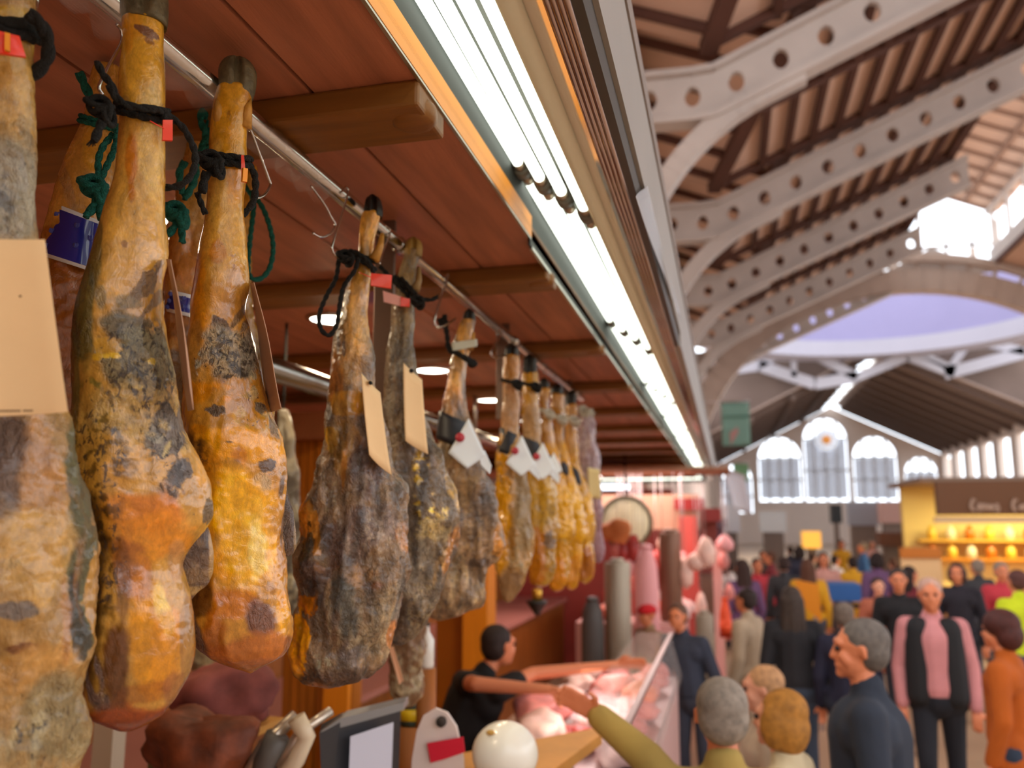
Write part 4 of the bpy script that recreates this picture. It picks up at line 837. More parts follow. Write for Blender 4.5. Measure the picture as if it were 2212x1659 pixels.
def ham_f():
    rows = [(690, 1000, 1027), (714, 990, 1021), (745, 981, 1018), (785, 971, 1007), (820, 966, 1003), (864, 957, 1005), (899, 952, 1010), (930, 948, 1020), (952, 946, 1028), (996, 940, 1041), (1049, 932, 1056), (1093, 926, 1069), (1137, 922, 1079), (1172, 920, 1081), (1203, 920, 1070), (1225, 918, 1054), (1260, 914, 1044), (1290, 912, 1032), (1312, 914, 1016), (1332, 924, 985), (1342, 935, 965)]
    B = [(1005, 740, 22, 50, 'd9a454', .8, 's'), (985, 800, 22, 60, 'd7a457', .7, 's'), (975, 870, 24, 30, 'b98650', .8, 's'), (966, 893, 8, 8, '6d5434', .7, 'm'), (960, 980, 30, 40, '8d7040', .8, 's'), (1000, 1040, 25, 70, 'a5855c', .8, 's'), (1045, 1090, 22, 60, '6f5f50', .8, 's'), (1010, 1140, 40, 50, 'c29d6c', .7, 'm'), (1072, 1175, 8, 30, 'c88a40', .9, 's'), (965, 1130, 30, 70, '7a6048', .8, 's'), (985, 1270, 60, 60, '8f7350', .8, 's'), (980, 1260, 60, 70, 'c9ab7c', .6, 'v'), (985, 1160, 90, 180, '3f3023', .6, 'c'), (1040, 1215, 25, 10, '5c4430', .8, 's')]
    f = ham('brown ham with black band, red dot and two white tags, nearest of the banded hams', rows, 2.24, [(690, .95), (870, .9), (1100, .6), (1342, .6)], 'a07e58', B,
            [(666, 1008, 1019), (674, 1002, 1026), (690, 999, 1028), (700, 998, 1027)], HOOFK, dv=2.5, K=130, disp=.008, ridge=1., seed=15, rough=.32, speck=.45)
    b = MB(); b.tube([f.pt(1023, 718, -.01), f.pt(1021, 738, -.012), f.pt(1014, 752, -.02)], [.004, .007, .012], 8); b.build('dewclaw', MATS['claw'], f.root)
    band(f, 901, 962, 14, BLACKB); tagset(f, 950, 1003, 62)
    b = MB(); r = 3.8*f.pxm
    cord(b, pxpath(f, [(960, 680, -.01), (962, 700, -.01), (966, 725, -.02), (970, 755, -.03), (985, 762, -.04), (1010, 778, -.045), (1028, 790, -.04)]), r*1.3)
    cord(b, wrap(f, 765, 12, 3), r); knot(b, f, 958, 697, 10, -.01, 4, 4); knot(b, f, 1020, 785, 9, -.04, 3, 4)
    b.build('hanging_cord', ROPEK, f.root)
    b = MB(); b.card([f.pt(975, 740, -.045), f.pt(1031, 732, -.045), f.pt(1031, 748, -.045), f.pt(978, 758, -.045)], .002, .002); o = b.build('plastic_seal', CLEAR, f.root); o['label'] = 'clear plastic seal'
    return f
Ff = ham_f()

def far_ham(label, rows, d, base, B, hrows, seed, band_v, tag_u, tw, cordm=ROPEK, cord_v=None, disp=.007, dot=True, second=True):
    f = ham(label, rows, d, [(rows[0][0], .95), ((rows[0][0]*2+rows[-1][0])/3, .9), (rows[-1][0], .65)], base, B, hrows, HOOFK, dv=2.5, K=90, disp=disp, ridge=.8, seed=seed)
    if band_v: band(f, band_v[0], band_v[1], band_v[2], BLACKB)
    if tag_u: tagset(f, tag_u[1], tag_u[0], tw, dot, second)
    if cord_v:
        b = MB(); cord(b, wrap(f, cord_v, 6, 3), 3.6*f.pxm); knot(b, f, cord_v_u(f, cord_v), cord_v+4, 10, -.04, 4, 3.6); b.build('hanging_cord', cordm, f.root)
    return f
def cord_v_u(f, v): l, r = f.LR(v); return l+(r-l)*.85
Gf = far_ham('ham half yellow half grey, second of the hams with black bands',
    [(766, 1088, 1121), (798, 1087, 1122), (842, 1088, 1122), (886, 1085, 1121), (930, 1083, 1121), (960, 1078, 1124), (996, 1073, 1130), (1040, 1074, 1140), (1084, 1073, 1146), (1128, 1070, 1151), (1172, 1069, 1157), (1203, 1071, 1147), (1238, 1075, 1136), (1270, 1079, 1124), (1290, 1086, 1112), (1302, 1093, 1104)], 2.72, 'b68a4c',
    [(1105, 800, 25, 50, 'bf8436', .8, 's'), (1103, 880, 22, 60, 'c09060', .8, 's'), (1090, 1080, 18, 90, 'dca028', .95, 'h'), (1130, 1100, 22, 100, '9c8258', .9, 's'), (1125, 1180, 30, 60, 'b8a074', .7, 'm'), (1085, 1180, 12, 60, 'd89a2a', .9, 's'), (1100, 1270, 30, 40, '93704a', .8, 's')],
    [(742, 1096, 1114), (752, 1089, 1121), (768, 1087, 1122), (774, 1088, 1121)], 21, (932, 984, 10), (1120, 978), 50, ROPEK, 826)
Hf = far_ham('ham with a grey patch over its orange bottom, beside the half yellow half grey one',
    [(800, 1129, 1161), (830, 1129, 1162), (864, 1130, 1164), (908, 1129, 1165), (952, 1130, 1166), (985, 1133, 1184), (1022, 1136, 1195), (1062, 1138, 1201), (1106, 1140, 1204), (1146, 1142, 1204), (1168, 1142, 1197), (1216, 1139, 1199), (1243, 1142, 1194), (1260, 1150, 1184), (1268, 1160, 1174)], 3.02, 'b98c3c',
    [(1145, 850, 20, 40, 'd09c3c', .8, 's'), (1145, 930, 22, 60, 'b58f62', .8, 's'), (1170, 1060, 35, 80, 'c0983c', .8, 's'), (1175, 1110, 25, 30, '8b7040', .7, 'm'), (1160, 1210, 25, 60, 'b06e22', .95, 's'), (1188, 1170, 12, 30, '6d5236', .9, 'h'), (1192, 1215, 8, 40, 'a5916c', .8, 'm')],
    [(764, 1136, 1152), (772, 1130, 1160), (798, 1128, 1161), (808, 1130, 1160)], 24, (950, 990, 8), (1166, 990), 46, ROPEK, 832)
If = far_ham('yellow ham with two rounded lobes, third behind the half yellow half grey one',
    [(838, 1166, 1187), (882, 1168, 1188), (952, 1174, 1195), (990, 1180, 1206), (1030, 1186, 1215), (1053, 1188, 1220), (1089, 1190, 1235), (1128, 1190, 1241), (1155, 1190, 1241), (1172, 1188, 1228), (1216, 1188, 1227), (1251, 1188, 1223), (1268, 1190, 1214), (1279, 1196, 1206)], 3.3, 'cf962c',
    [(1180, 900, 20, 60, 'a87a44', .8, 's'), (1215, 1110, 25, 60, 'e0aa30', .9, 's'), (1210, 1170, 20, 10, 'a88a5a', .8, 'm'), (1205, 1240, 20, 40, 'cf8820', .9, 's')],
    [(815, 1170, 1180), (822, 1165, 1186), (836, 1165, 1187), (842, 1166, 1186)], 27, (985, 1015, 8), (1192, 1000), 30, ROPEW, 890, dot=False, second=False)
Jf = far_ham('yellow ham second to last of the front row',
    [(850, 1190, 1216), (890, 1194, 1217), (952, 1198, 1217), (985, 1202, 1226), (1030, 1206, 1238), (1080, 1212, 1250), (1115, 1216, 1261), (1155, 1218, 1263), (1172, 1220, 1253), (1216, 1220, 1252), (1250, 1220, 1248), (1266, 1224, 1244), (1277, 1230, 1238)], 3.54, 'd59c2c',
    [(1205, 900, 18, 60, 'b07f40', .8, 's'), (1235, 1100, 25, 60, 'e8b238', .9, 's'), (1235, 1240, 20, 40, 'c98520', .9, 's')],
    [(828, 1198, 1208), (836, 1190, 1216), (848, 1189, 1216), (855, 1191, 1215)], 30, (985, 1025, 10), None, 30, ROPEW, 902)
Kf = far_ham('last yellow ham of the front row, its lower end dark orange',
    [(872, 1222, 1244), (910, 1222, 1244), (952, 1221, 1246), (996, 1226, 1249), (1040, 1232, 1262), (1097, 1240, 1275), (1137, 1244, 1284), (1172, 1246, 1281), (1216, 1248, 1283), (1245, 1250, 1281), (1258, 1254, 1272), (1264, 1260, 1267)], 3.85, 'cf9a30',
    [(1232, 920, 18, 60, 'b5823c', .8, 's'), (1262, 1110, 22, 50, 'e2ac38', .9, 's'), (1265, 1225, 20, 40, 'a8641c', .95, 's')],
    [(842, 1228, 1240), (850, 1222, 1246), (868, 1221, 1245), (876, 1222, 1243)], 33, (1010, 1045, 8), None, 30, ROPEW, 905)

# ---- netted, shrink-wrapped loin at the end of the row
def loin():
    rows = [(892, 1258, 1274), (910, 1252, 1285), (960, 1250, 1292), (1010, 1256, 1296), (1080, 1268, 1298), (1150, 1280, 1302), (1200, 1284, 1305), (1216, 1288, 1300)]
    fr = HamFrame(rows, 3.95); top = fr.pt(1266, 892)
    t = thing('wrapped_loin', 'pinkish wrapped loin with a cream label at the far end of the ham row', 'cured meat', (top[0], top[1], fr.pt(1290, 1216)[2]))
    G, uu, vv, P = loft(fr, [(892, .8), (1216, .6)], 4, 60, .006, 40, ridge=1.)
    C, R = paint('a98a90', uu, vv, P, [(1275, 950, 30, 80, 'c0a9a6', .7, 'v'), (1290, 1150, 20, 80, 'a87a86', .7, 's'), (1270, 1000, 40, 200, 'd8cdca', .5, 'f')], fr, 4, .3)
    mesh_grid('wrapped_meat', [(G, C, R)], SKIN, t); fr.root = t
    card_px(fr, [(1270, 1010, -.05), (1295, 1014, -.04), (1298, 1078, -.04), (1272, 1074, -.05)], mat('label_cream', 'dcc88c', .6), t, 'paper_label')
    b = MB(); knot(b, fr, 1266, 892, 14, -.01, 4, 3.5, 1.)
    for i in range(7): b.tube([fr.pt(1266, 892, -.01), fr.pt(1250+i*6, 880+random.uniform(-6, 20), -.02)], .003, 5)
    b.build('string_knot', ROPEW, t)
loin()

# ---- second row: hams hanging behind the front ones
def back_ham(label, rows, d, base, B, dv=3, K=110, seed=50, hr=None, **k):
    return ham(label, rows, d, [(rows[0][0], .95), (rows[-1][0], .65)], base, B, hr, HOOF, dv=dv, K=K, disp=.004, ridge=.4, seed=seed, group='hams in the row behind', **k)
Mf = back_ham('yellow ham leaning behind the tall one, with a blue label round its shank',
    [(140, 205, 262), (200, 192, 258), (262, 182, 256), (310, 164, 254), (350, 148, 252), (400, 132, 248), (460, 116, 240), (540, 96, 236), (640, 70, 240), (760, 60, 250), (900, 60, 262), (1050, 70, 262), (1180, 90, 255), (1280, 130, 230)], 1.22, 'c9954a',
    [(210, 260, 50, 70, 'd0a058', .8, 's'), (150, 420, 10, 80, 'a87f55', .6, 's', -.2), (200, 330, 25, 60, 'cf9a3c', .7, 's'), (150, 800, 100, 260, '8a4a14', .9, 's'), (150, 950, 100, 200, '3c2410', .6, 'm')], seed=51)
def label_wrap(f, v0, v1, tilt):
    o = band(f, v0, v1, tilt, LWHITE, 'paper_label', 1.06); o['label'] = 'blue label with a white rim'
    b = MB(); K = 40; V = []; n = 6
    for side in (1.0, .98):
        for j in range(n+1):
            v = v0+8+(v1-v0-16)*j/n; l, r = f.LR(v); w = (r-l)/2*1.075+1.8; c = (l+r)/2
            for k in range(K+1):
                a = math.radians(192)+math.radians(120)*k/K; V.append(f.pt(c+w*side*math.cos(a), v+tilt*math.cos(a), w*side*f.pxm*math.sin(a)))
    q = (n+1)*(K+1); F = []
    for s in (0, 1):
        for j in range(n):
            for k in range(K):
                i = s*q+j*(K+1)+k; g = (i, i+1, i+K+2, i+K+1); F.append(g if not s else g[::-1])
    b.add(V, F, 0, True); p = b.build('blue_print', BLUE, o)
    b = MB()
    for (a, v) in ((-.72, .18), (-.76, .5), (-.82, .8), (-.1, .25), (-.05, .62), (.3, .4)):
        vv = v0+(v1-v0)*v; l, r = f.LR(vv); w = (r-l)/2*1.09+2; c = (l+r)/2; s5 = 7
        ctr = f.pt(c+w*a, vv+tilt*a, -w*f.pxm*math.sqrt(1-a*a)-.0005)
        for x, y in ((0, 0), (-.35, .2), (.35, .2)):
            b.ball(Vector(ctr)+Vector(f.h)*x*s5*f.pxm+Vector((0, 0, y*s5*f.pxm)), .0028, 8, sc=(1, .15, 1.3))
    b.build('printed_mark', LMARK, p)
label_wrap(Mf, 462, 575, 26)
b = MB(); r = 5*Mf.pxm
for v in (262, 272): cord(b, wrap(Mf, v, 12, 4), r)
cord(b, pxpath(Mf, [(198, 215, -.06), (186, 190, -.06), (172, 158, -.06)]), r*1.7)
cord(b, pxpath(Mf, [(240, 265, -.12), (252, 285, -.13), (248, 320, -.13), (230, 360, -.13), (216, 390, -.13)]), r*1.2)
cord(b, pxpath(Mf, [(245, 290, -.12), (222, 318, -.13), (212, 350, -.13), (214, 390, -.13)]), r*1.2)
knot(b, Mf, 208, 408, 24, -.13, 5, 8); cord(b, pxpath(Mf, [(212, 425, -.13), (200, 450, -.13), (184, 468, -.13)]), r*1.5); cord(b, pxpath(Mf, [(214, 425, -.13), (218, 450, -.13), (217, 474, -.13)]), r*1.5)
o = b.build('hanging_cord', ROPEG, Mf.root); o['label'] = 'teal cord with a knotted tail'
Nf = back_ham('slim ham with a teal cord, half hidden between the two front hams',
    [(240, 420, 452), (300, 408, 458), (360, 396, 462), (440, 380, 466), (520, 364, 462), (600, 362, 452), (660, 362, 436), (740, 352, 446), (860, 340, 456), (980, 336, 460), (1100, 340, 455), (1200, 360, 440), (1260, 380, 420)], 1.42, 'c28a44',
    [(430, 400, 40, 100, 'cfa25c', .8, 's'), (395, 560, 40, 60, 'b8763c', .7, 's'), (385, 700, 40, 60, 'a05f20', .8, 's'), (390, 900, 70, 200, '3a2a1c', .85, 's')], seed=54)
label_wrap(Nf, 634, 682, 10)
b = MB(); r = 4.4*Nf.pxm
cord(b, pxpath(Nf, [(420, 345, -.05), (436, 320, -.07), (444, 290, -.07), (434, 262, -.07), (437, 240, -.07), (450, 262, -.06), (446, 320, -.07)]), r*1.5)
cord(b, pxpath(Nf, [(400, 350, -.07), (388, 375, -.07), (395, 420, -.07)]), r*1.6); cord(b, pxpath(Nf, [(425, 345, -.07), (420, 390, -.07), (398, 430, -.07)]), r*1.6)
knot(b, Nf, 384, 462, 22, -.08, 5, 8); cord(b, pxpath(Nf, [(386, 475, -.08), (376, 492, -.08), (362, 508, -.08)]), r*1.6); cord(b, pxpath(Nf, [(388, 475, -.08), (393, 500, -.08), (394, 524, -.08)]), r*1.5)
o = b.build('hanging_cord', ROPEG, Nf.root); o['label'] = 'teal cord'
Of = back_ham('thin yellow ham mostly hidden behind the glossy yellow one, with a hanging teal loop',
    [(325, 535, 553), (370, 520, 556), (430, 505, 550), (500, 500, 542), (600, 500, 542), (700, 500, 556), (800, 500, 575), (900, 505, 590), (1000, 510, 600), (1100, 530, 590), (1200, 550, 580)], 1.62, 'd3a244', [(545, 700, 30, 120, '8a6430', .7, 's'), (560, 850, 30, 120, '4a3420', .8, 's')], seed=57, dv=4, K=70)
b = MB(); r = 5*Of.pxm
cord(b, pxpath(Of, [(528, 400, -.06), (536, 412, -.06), (562, 440, -.06), (580, 480, -.06), (590, 530, -.06), (584, 575, -.06), (566, 600, -.06), (545, 602, -.06), (536, 580, -.05), (540, 520, -.05), (546, 470, -.05), (548, 440, -.05), (540, 412, -.06)]), r)
o = b.build('hanging_cord', ROPEG, Of.root); o['label'] = 'teal cord loop'
# ================================================================== things of the stall
RAILX = -.706; RZ0 = CZ+.626
def pxr(pts, X=-.69): return [UX(u, v, X) for u, v in pts]
b = MB(); b.tube([(RAILX, -.3, RZ0), (RAILX, 4.3, RZ0)], .0155, 24); b.tube([(RAILX, 4.3, RZ0), (RAILX, 4.315, RZ0)], .015, 20)
t = thing('hanging_rail', 'thin shiny steel rail the front hams hang from', 'rail', (RAILX, -.3, RZ0)); b.build('rail_tube', STEEL, t)
FILM = mat('cling_film', 'f2f2ee', .1, trans=.0, alpha=.07)
for (ya, yc) in ((.72, 1.0), (1.13, 1.36)):
    b = MB(); n = 16; P = [(RAILX+.004*math.sin(i*2.1), ya+(yc-ya)*i/n, RZ0-.013-.012*math.sin(i*.9)**2) for i in range(n+1)]
    b.tube(P, [.02+.006*math.sin(i*1.7) for i in range(n+1)], 12, cap=False); b.build('plastic_sleeve', FILM, t)
for i, y in enumerate((1.76, 2.84, 4.1)):
    t = thing('rail_bracket', ['nearest steel strap dropping from the planks past the thin rail, seen above the red seal', 'middle steel strap holding the thin rail, above the hams with black bands', 'farthest steel strap holding the thin rail near its end'][i], 'bracket', (-.74, y, CE), group=None)
    b = MB(); zb = CZ+(.0 if i == 0 else .35); b.bb((-.768, y, zb), (-.721, y+.012, CE)); b.build('strap', mat('strap_bronze', '7d6a60', .4, .7), t, bevel=.001)
    b = MB(); b.tube([(RAILX, y-.012, RZ0), (RAILX, y+.02, RZ0)], .019, 20); b.build('clamp', STEEL, t)
b = MB(); b.tube([(-1.25, -.6, CZ+.43), (-1.25, 8.6, CZ+.43)], .035, 28); t = thing('steel_pipe', 'thick steel pipe running behind the front row of hams', 'pipe', (-1.25, -.6, CZ+.43)); b.build('pipe_tube', mat('pipe_steel', '9c9a92', .22, 1., var=.15, vs=3), t)
for y in (4.2, 8.2):
    b = MB(); b.tube([(-1.25, y, CZ+.46), (-1.25, y, CE)], .012, 10); b.build('pipe_hanger', BRUSH, t)
# hooks
hk = [('wire hook gripping the cord of the ham cut by the left edge', [(70, -14), (80, -4), (79, 12), (72, 24), (60, 30)]),
      ('bent wire hook above the tall ham with the orange lower end', [(252, 52), (262, 66), (262, 92), (240, 132), (222, 168), (214, 190), (222, 204)]),
      ('open wire hook right of the pale grey hoof', [(520, 250), (540, 278), (560, 330), (580, 385), (584, 400), (572, 420), (556, 428)]),
      ('empty curved wire hook above the round ceiling light', [(672, 402), (700, 440), (716, 470), (724, 486), (714, 504), (694, 512), (676, 504)]),
      ('straight wire hook beside the black hoof, holding the looped cord', [(736, 418), (746, 404), (752, 414), (742, 452), (720, 522), (718, 540), (730, 556), (752, 556)]),
      ('wire hook just behind the black hoof and its red seal', [(832, 488), (842, 496), (840, 512), (826, 548), (820, 570)]),
      ('wire hook holding the cord of the first ham with a black band', [(958, 602), (967, 592), (966, 606), (950, 650), (938, 694), (948, 706), (966, 700), (984, 688)]),
      ('bent wire hook of the half yellow half grey ham', [(1072, 722), (1082, 712), (1080, 726), (1062, 756), (1062, 768), (1076, 772), (1096, 762)]),
      ('wire hook over the ham with a grey patch', [(1152, 772), (1160, 768), (1152, 792), (1150, 800)]),
      ('wire hook over the third yellow ham from the end', [(1172, 788), (1182, 790), (1174, 806)]),
      ('wire hook second from the end of the thin rail', [(1192, 808), (1200, 806), (1196, 822)]),
      ('wire hook at the very end of the thin rail', [(1238, 850), (1248, 848), (1244, 872), (1240, 890)])]
for lab, pts in hk:
    P = pxr(pts); b = MB(); b.tube(spline(P, 6), .0021 if pts[0][0] < 900 else .003, 8); o = b.build('wire_hook', STEEL); tag(o, lab, 'hook', 'hooks on the thin rail')
# ceiling downlights
DL = mat('downlight_glow', 'ffffff', .5, emit='fff4e2', es=9)
for i, y in enumerate((1.58, 2.61, 3.64, 4.65, 5.7)):
    t = thing('downlight', ['round ceiling light half hidden behind the tall ham', 'round ceiling light behind the looped black cord', 'round ceiling light between the flaky golden ham and the clear seal', 'round ceiling light left of the half yellow half grey ham', 'farthest round ceiling light behind the last hams'][i], 'ceiling light', (-1.29, y, CE), group='round lights in the plank ceiling')
    b = MB(); b.lathe([(.09, 0), (.09, -.008), (.078, -.012), (.078, 0)], (-1.29, y, CE), 28); b.build('ring', STEEL, t)
    b = MB(); b.lathe([(.0, -.006), (.076, -.006), (.076, -.002), (.0, -.002)], (-1.29, y, CE), 28); b.build('diffuser', DL, t)
# fluorescent fixtures, four tubes each
TUBE = mat('tube_glow', 'ffffff', .5, emit='f6fff0', es=2.4); CAPM = mat('tube_cap', 'b7a58e', .35, .7); SOCK = mat('socket', '6f6a5e', .5)
TX = [(-.426, .799), (-.376, .757), (-.327, .719), (-.277, .679)]
names = ['first', 'second', 'third', 'fourth', 'fifth', 'sixth', 'seventh', 'eighth', 'ninth']
labs = ['fluorescent light with four bright tubes nearest the camera, under the copper-coloured strip', 'four-tube fluorescent light right after the nearest sockets, beside the ends of the first beams']
for i in list(range(8))+[-1]:
    y0 = .25+1.56*i; y1 = .25+1.56*(i+1)
    lab = 'four-tube fluorescent light out of sight beside the photographer' if i < 0 else labs[i] if i < 2 else 'four-tube fluorescent light, %s in the line going away' % names[i]  # the module before the first is unseen, added to light the hams more
    t = thing('fluorescent_light', lab, 'light', (-.35, y0, CZ+.68), group='line of tube lights along the canopy edge')
    for k, (x, z) in enumerate(TX):
        b = MB(); b.tube([(x, y0+.05, CZ+z), (x, y1-.05, CZ+z)], .0118, 14); b.build('tube', TUBE, t)
        for ya, yc in ((y0+.022, y0+.055), (y1-.055, y1-.022)): b = MB(); b.tube([(x, ya, CZ+z), (x, yc, CZ+z)], .0136, 14); b.build('end_cap', CAPM, t)
        b = MB(); b.tube([(x, y1-.03, CZ+z), (x, y1+.006, CZ+z)], .02, 14); b.box((x+.008, y1-.004, CZ+z+.02), (.034, .02, .04)); b.build('socket', SOCK, t)
t = thing('fluorescent_light', 'four long bright tubes across the far end of the canopy', 'light', (-2.2, 13.72, CZ+.66))
for z in (.66, .715, .77, .83):
    b = MB(); b.tube([(-4.0, 13.75+(z-.66)*.5, CZ+z), (-.36, 13.75+(z-.66)*.5, CZ+z)], .016, 12); b.build('tube', TUBE, t)
b = MB(); b.bb((-4.05, 13.86, CZ+.6), (-.3, 13.9, CZ+.92)); b.build('housing', MATS['trough_white'], t)
t = thing('fluorescent_light', 'single slanting pale lamp panel left of the far end of the tube line', 'light', (-.72, 9.0, CZ+.6))
b = MB(); b.card([UY(1428, 925, 8.6), UY(1444, 935, 8.9), UY(1474, 1000, 11.5), UY(1452, 985, 11.2)], .02); b.build('diffuser', mat('panel_glow', 'f4f6dc', .5, emit='f4f6d0', es=1.2), t)
# plastic sheet hanging at the fascia
b = MB(); c = [UX(u, v, -.131) for u, v in ((1374, 425), (1398, 402), (1472, 690), (1455, 650))]; b.card(c, .001, .004, 10, 14, wave=.0015)
o = b.build('plastic_sheet', mat('sheet_film', 'd9dde0', .3, alpha=.5)); tag(o, 'crumpled translucent plastic sheet stuck under the grey canopy edge', 'plastic sheet')
t = thing('led_strip', 'small glowing purple light seen between the two necks of the grey-brown hams', 'light', UD(820, 860, 2.9)); b = MB(); b.card([UD(806, 765, 2.9), UD(832, 765, 2.9), UD(832, 850, 2.9), UD(806, 850, 2.9)], .01); b.build('glow', mat('led_purple', 'b070e8', .5, emit='a860e8', es=1.3), t); p = UD(819, 765, 2.9); b = MB(); b.tube([p, (p[0], p[1], CE)], .006, 6); b.build('cord', ROPEK, t)
# wood pillars at the back of the stall
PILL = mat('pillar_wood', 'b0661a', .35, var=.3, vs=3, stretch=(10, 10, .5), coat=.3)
for y in (1.58, 2.61, 3.64, 4.65, 5.7): area_light('downlight_lamp', (-1.29, y, CE-.014), .14, .14, 5, (1, .78, .5))
t = thing('wooden_pillar', 'grooved brown wooden pillar behind the black-hoofed ham', 'pillar', (-1.98, 4.1, 0))
b = MB()
x0, x1 = UY(622, 1200, 4.1)[0], UY(766, 1200, 4.1)[0]
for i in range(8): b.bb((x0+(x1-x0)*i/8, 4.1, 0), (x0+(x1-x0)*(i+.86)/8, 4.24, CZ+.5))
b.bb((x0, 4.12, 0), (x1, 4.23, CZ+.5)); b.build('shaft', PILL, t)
b = MB(); b.bb((x1-.13, 4.06, 0), (x1+.002, 4.1, CZ-.7)); b.build('corner_board', mat('pillar_orange', 'e0851a', .4, var=.1, vs=4, stretch=(10, 1, .5)), t)  # bright orange slab paints the lit lower part of the pillar
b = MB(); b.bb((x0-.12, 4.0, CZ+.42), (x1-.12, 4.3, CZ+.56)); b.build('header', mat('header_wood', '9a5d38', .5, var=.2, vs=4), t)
t = thing('wooden_pillar', 'smooth orange wooden pillar under the first ham with a black band', 'pillar', (-2.0, 6.4, 0))
x0, x1 = UY(938, 1330, 6.4)[0], UY(1056, 1330, 6.4)[0]; xm = UY(1004, 1330, 6.4)[0]
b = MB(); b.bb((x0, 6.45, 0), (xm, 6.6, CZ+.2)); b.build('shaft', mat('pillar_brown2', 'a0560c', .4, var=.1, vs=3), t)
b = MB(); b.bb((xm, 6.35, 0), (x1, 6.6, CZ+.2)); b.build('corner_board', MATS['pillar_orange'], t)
# back shelf of the stall
t = thing('back_counter', 'low brown counter along the back of the stall', 'counter', (-2.6, 3, 0))
b = MB(); b.bb((-3.15, -1.2, 0), (-2.35, 12.5, .95)); b.build('body', WOODW, t); b = MB(); b.bb((-3.15, -1.25, .951), (-2.3, 12.55, .99)); b.build('worktop', mat('worktop_pink', 'b4776a', .4), t)
# hams of the third row, deep in the stall
for i, (rw, d, base, lab) in enumerate([
    ([(900, 420, 470), (1100, 400, 520), (1300, 396, 560), (1400, 402, 566), (1460, 430, 550), (1494, 470, 520)], 2.75, 'b8a67c', 'pale blurred ham low between the two glossy ones, deep in the stall'),
    ([(880, 598, 625), (1000, 590, 640), (1150, 585, 652), (1280, 590, 650), (1345, 605, 640)], 2.9, '6f634c', 'pale blurred ham deep in the stall, left of the grooved pillar'),
    ([(1200, 850, 900), (1330, 845, 925), (1420, 840, 925), (1500, 850, 905), (1530, 865, 890)], 2.5, '8f6b48', 'brown blurred ham below the flaky golden one')]):
    f = ham(lab, rw, d, [(rw[0][0], .8), (rw[-1][0], .65)], base, [((rw[2][1]+rw[2][2])/2, rw[-2][0]-40, 60, 80, 'd3c49c', .6, 'm'), (rw[2][1]+20, rw[-2][0]-90, 30, 60, '6a5238', .7, 'm')], None, dv=5, K=60, disp=.01, seed=70+i, group='hams deep in the stall')
    l, r = f.LR(rw[0][0]); p = f.pt((l+r)/2, rw[0][0]+8); b = MB(); b.tube([p, (p[0], p[1], CE)], .005, 8); b.build('hanging_cord', ROPEK, f.root)
b = MB(); b.card([UD(840, 1400, 2.3), UD(850, 1396, 2.3), UD(872, 1470, 2.3), UD(862, 1480, 2.3)], .001, .002); o = b.build('paper_tag', mat('tag_pinkish', 'e3ad86', .7), f.root)
# ================================================================== counters and goods
CT = 1.35                                                  # top of the glass case
PINKM = mat('meat_pink', 'e58f86', .4, var=.35, vs=14, bump=.3, bs=30); REDM = mat('meat_red', 'b5403a', .4, var=.4, vs=12, bump=.4, bs=30)
FATM = mat('meat_fat', 'f3c9b8', .45, var=.2, vs=10); DKM = mat('meat_dark', '7d3b33', .4, var=.3, vs=12)
GLASS = mat('case_glass', 'f5ece8', .05, trans=.0, alpha=.18); STEELC = mat('case_steel', 'b9aaa8', .3, .8)
WHITE = mat('white_tray', 'ece4e2', .5); YWOOD = mat('board_wood', 'd89a48', .5, var=.2, vs=5)
def slab(b, c, sx, sy, sz, seed, mi=0):
    """an irregular lump of meat"""
    r = random.Random(seed); n = 36; V = []; F = []; m = 19
    for i in range(m):
        t = math.pi*(i+.02)/(m-1+.04)
        for k in range(n):
            a = 2*math.pi*k/n; w = 1+.13*math.sin(2*a+seed)+.1*math.sin(3*a+seed*2+i*.5)
            V.append((c[0]+sx*w*math.sin(t)**.7*math.cos(a), c[1]+sy*w*math.sin(t)**.7*math.sin(a), c[2]+sz*(math.cos(t)+1)))
    for i in range(m-1):
        for k in range(n): l = (k+1) % n; F.append((i*n+k, (i+1)*n+k, (i+1)*n+l, i*n+l))
    A = np.array(V); cc = np.array(c)+np.array((0, 0, sz)); sc = max(sx, sy); nz = fbm(A*2.2/sc*.5+seed*3.1, 3); A = cc+(A-cc)*(1+.28*nz)[:, None]; A[:, 2] = np.maximum(A[:, 2], c[2])
    b.add([tuple(p) for p in A], F, mi, True); return b
t = thing('display_case', 'long glass-fronted meat case in front of the black-shirted seller', 'display case', (-.7, 4.5, 0))
b = MB(); b.bb((-1.05, 3.3, 0), (-.36, 6.0, 1.05)); b.build('base', mat('case_pink', 'd7b2ac', .4), t)
b = MB(); b.bb((-1.05, 3.3, 1.05), (-.36, 6.0, 1.07)); b.build('shelf', STEELC, t)
b = MB(); b.card([(-.40, 3.3, CT), (-.40, 6.0, CT), (-.33, 6.0, 1.07), (-.33, 3.3, 1.07)], .006); b.build('front_glass', GLASS, t)
b = MB(); b.bb((-.62, 3.3, CT-.012), (-.38, 6.0, CT)); b.build('top_glass', GLASS, t)
b = MB(); b.bb((-.405, 3.3, CT-.015), (-.38, 6.0, CT+.004)); b.build('top_rail', STEELC, t)
k = 0
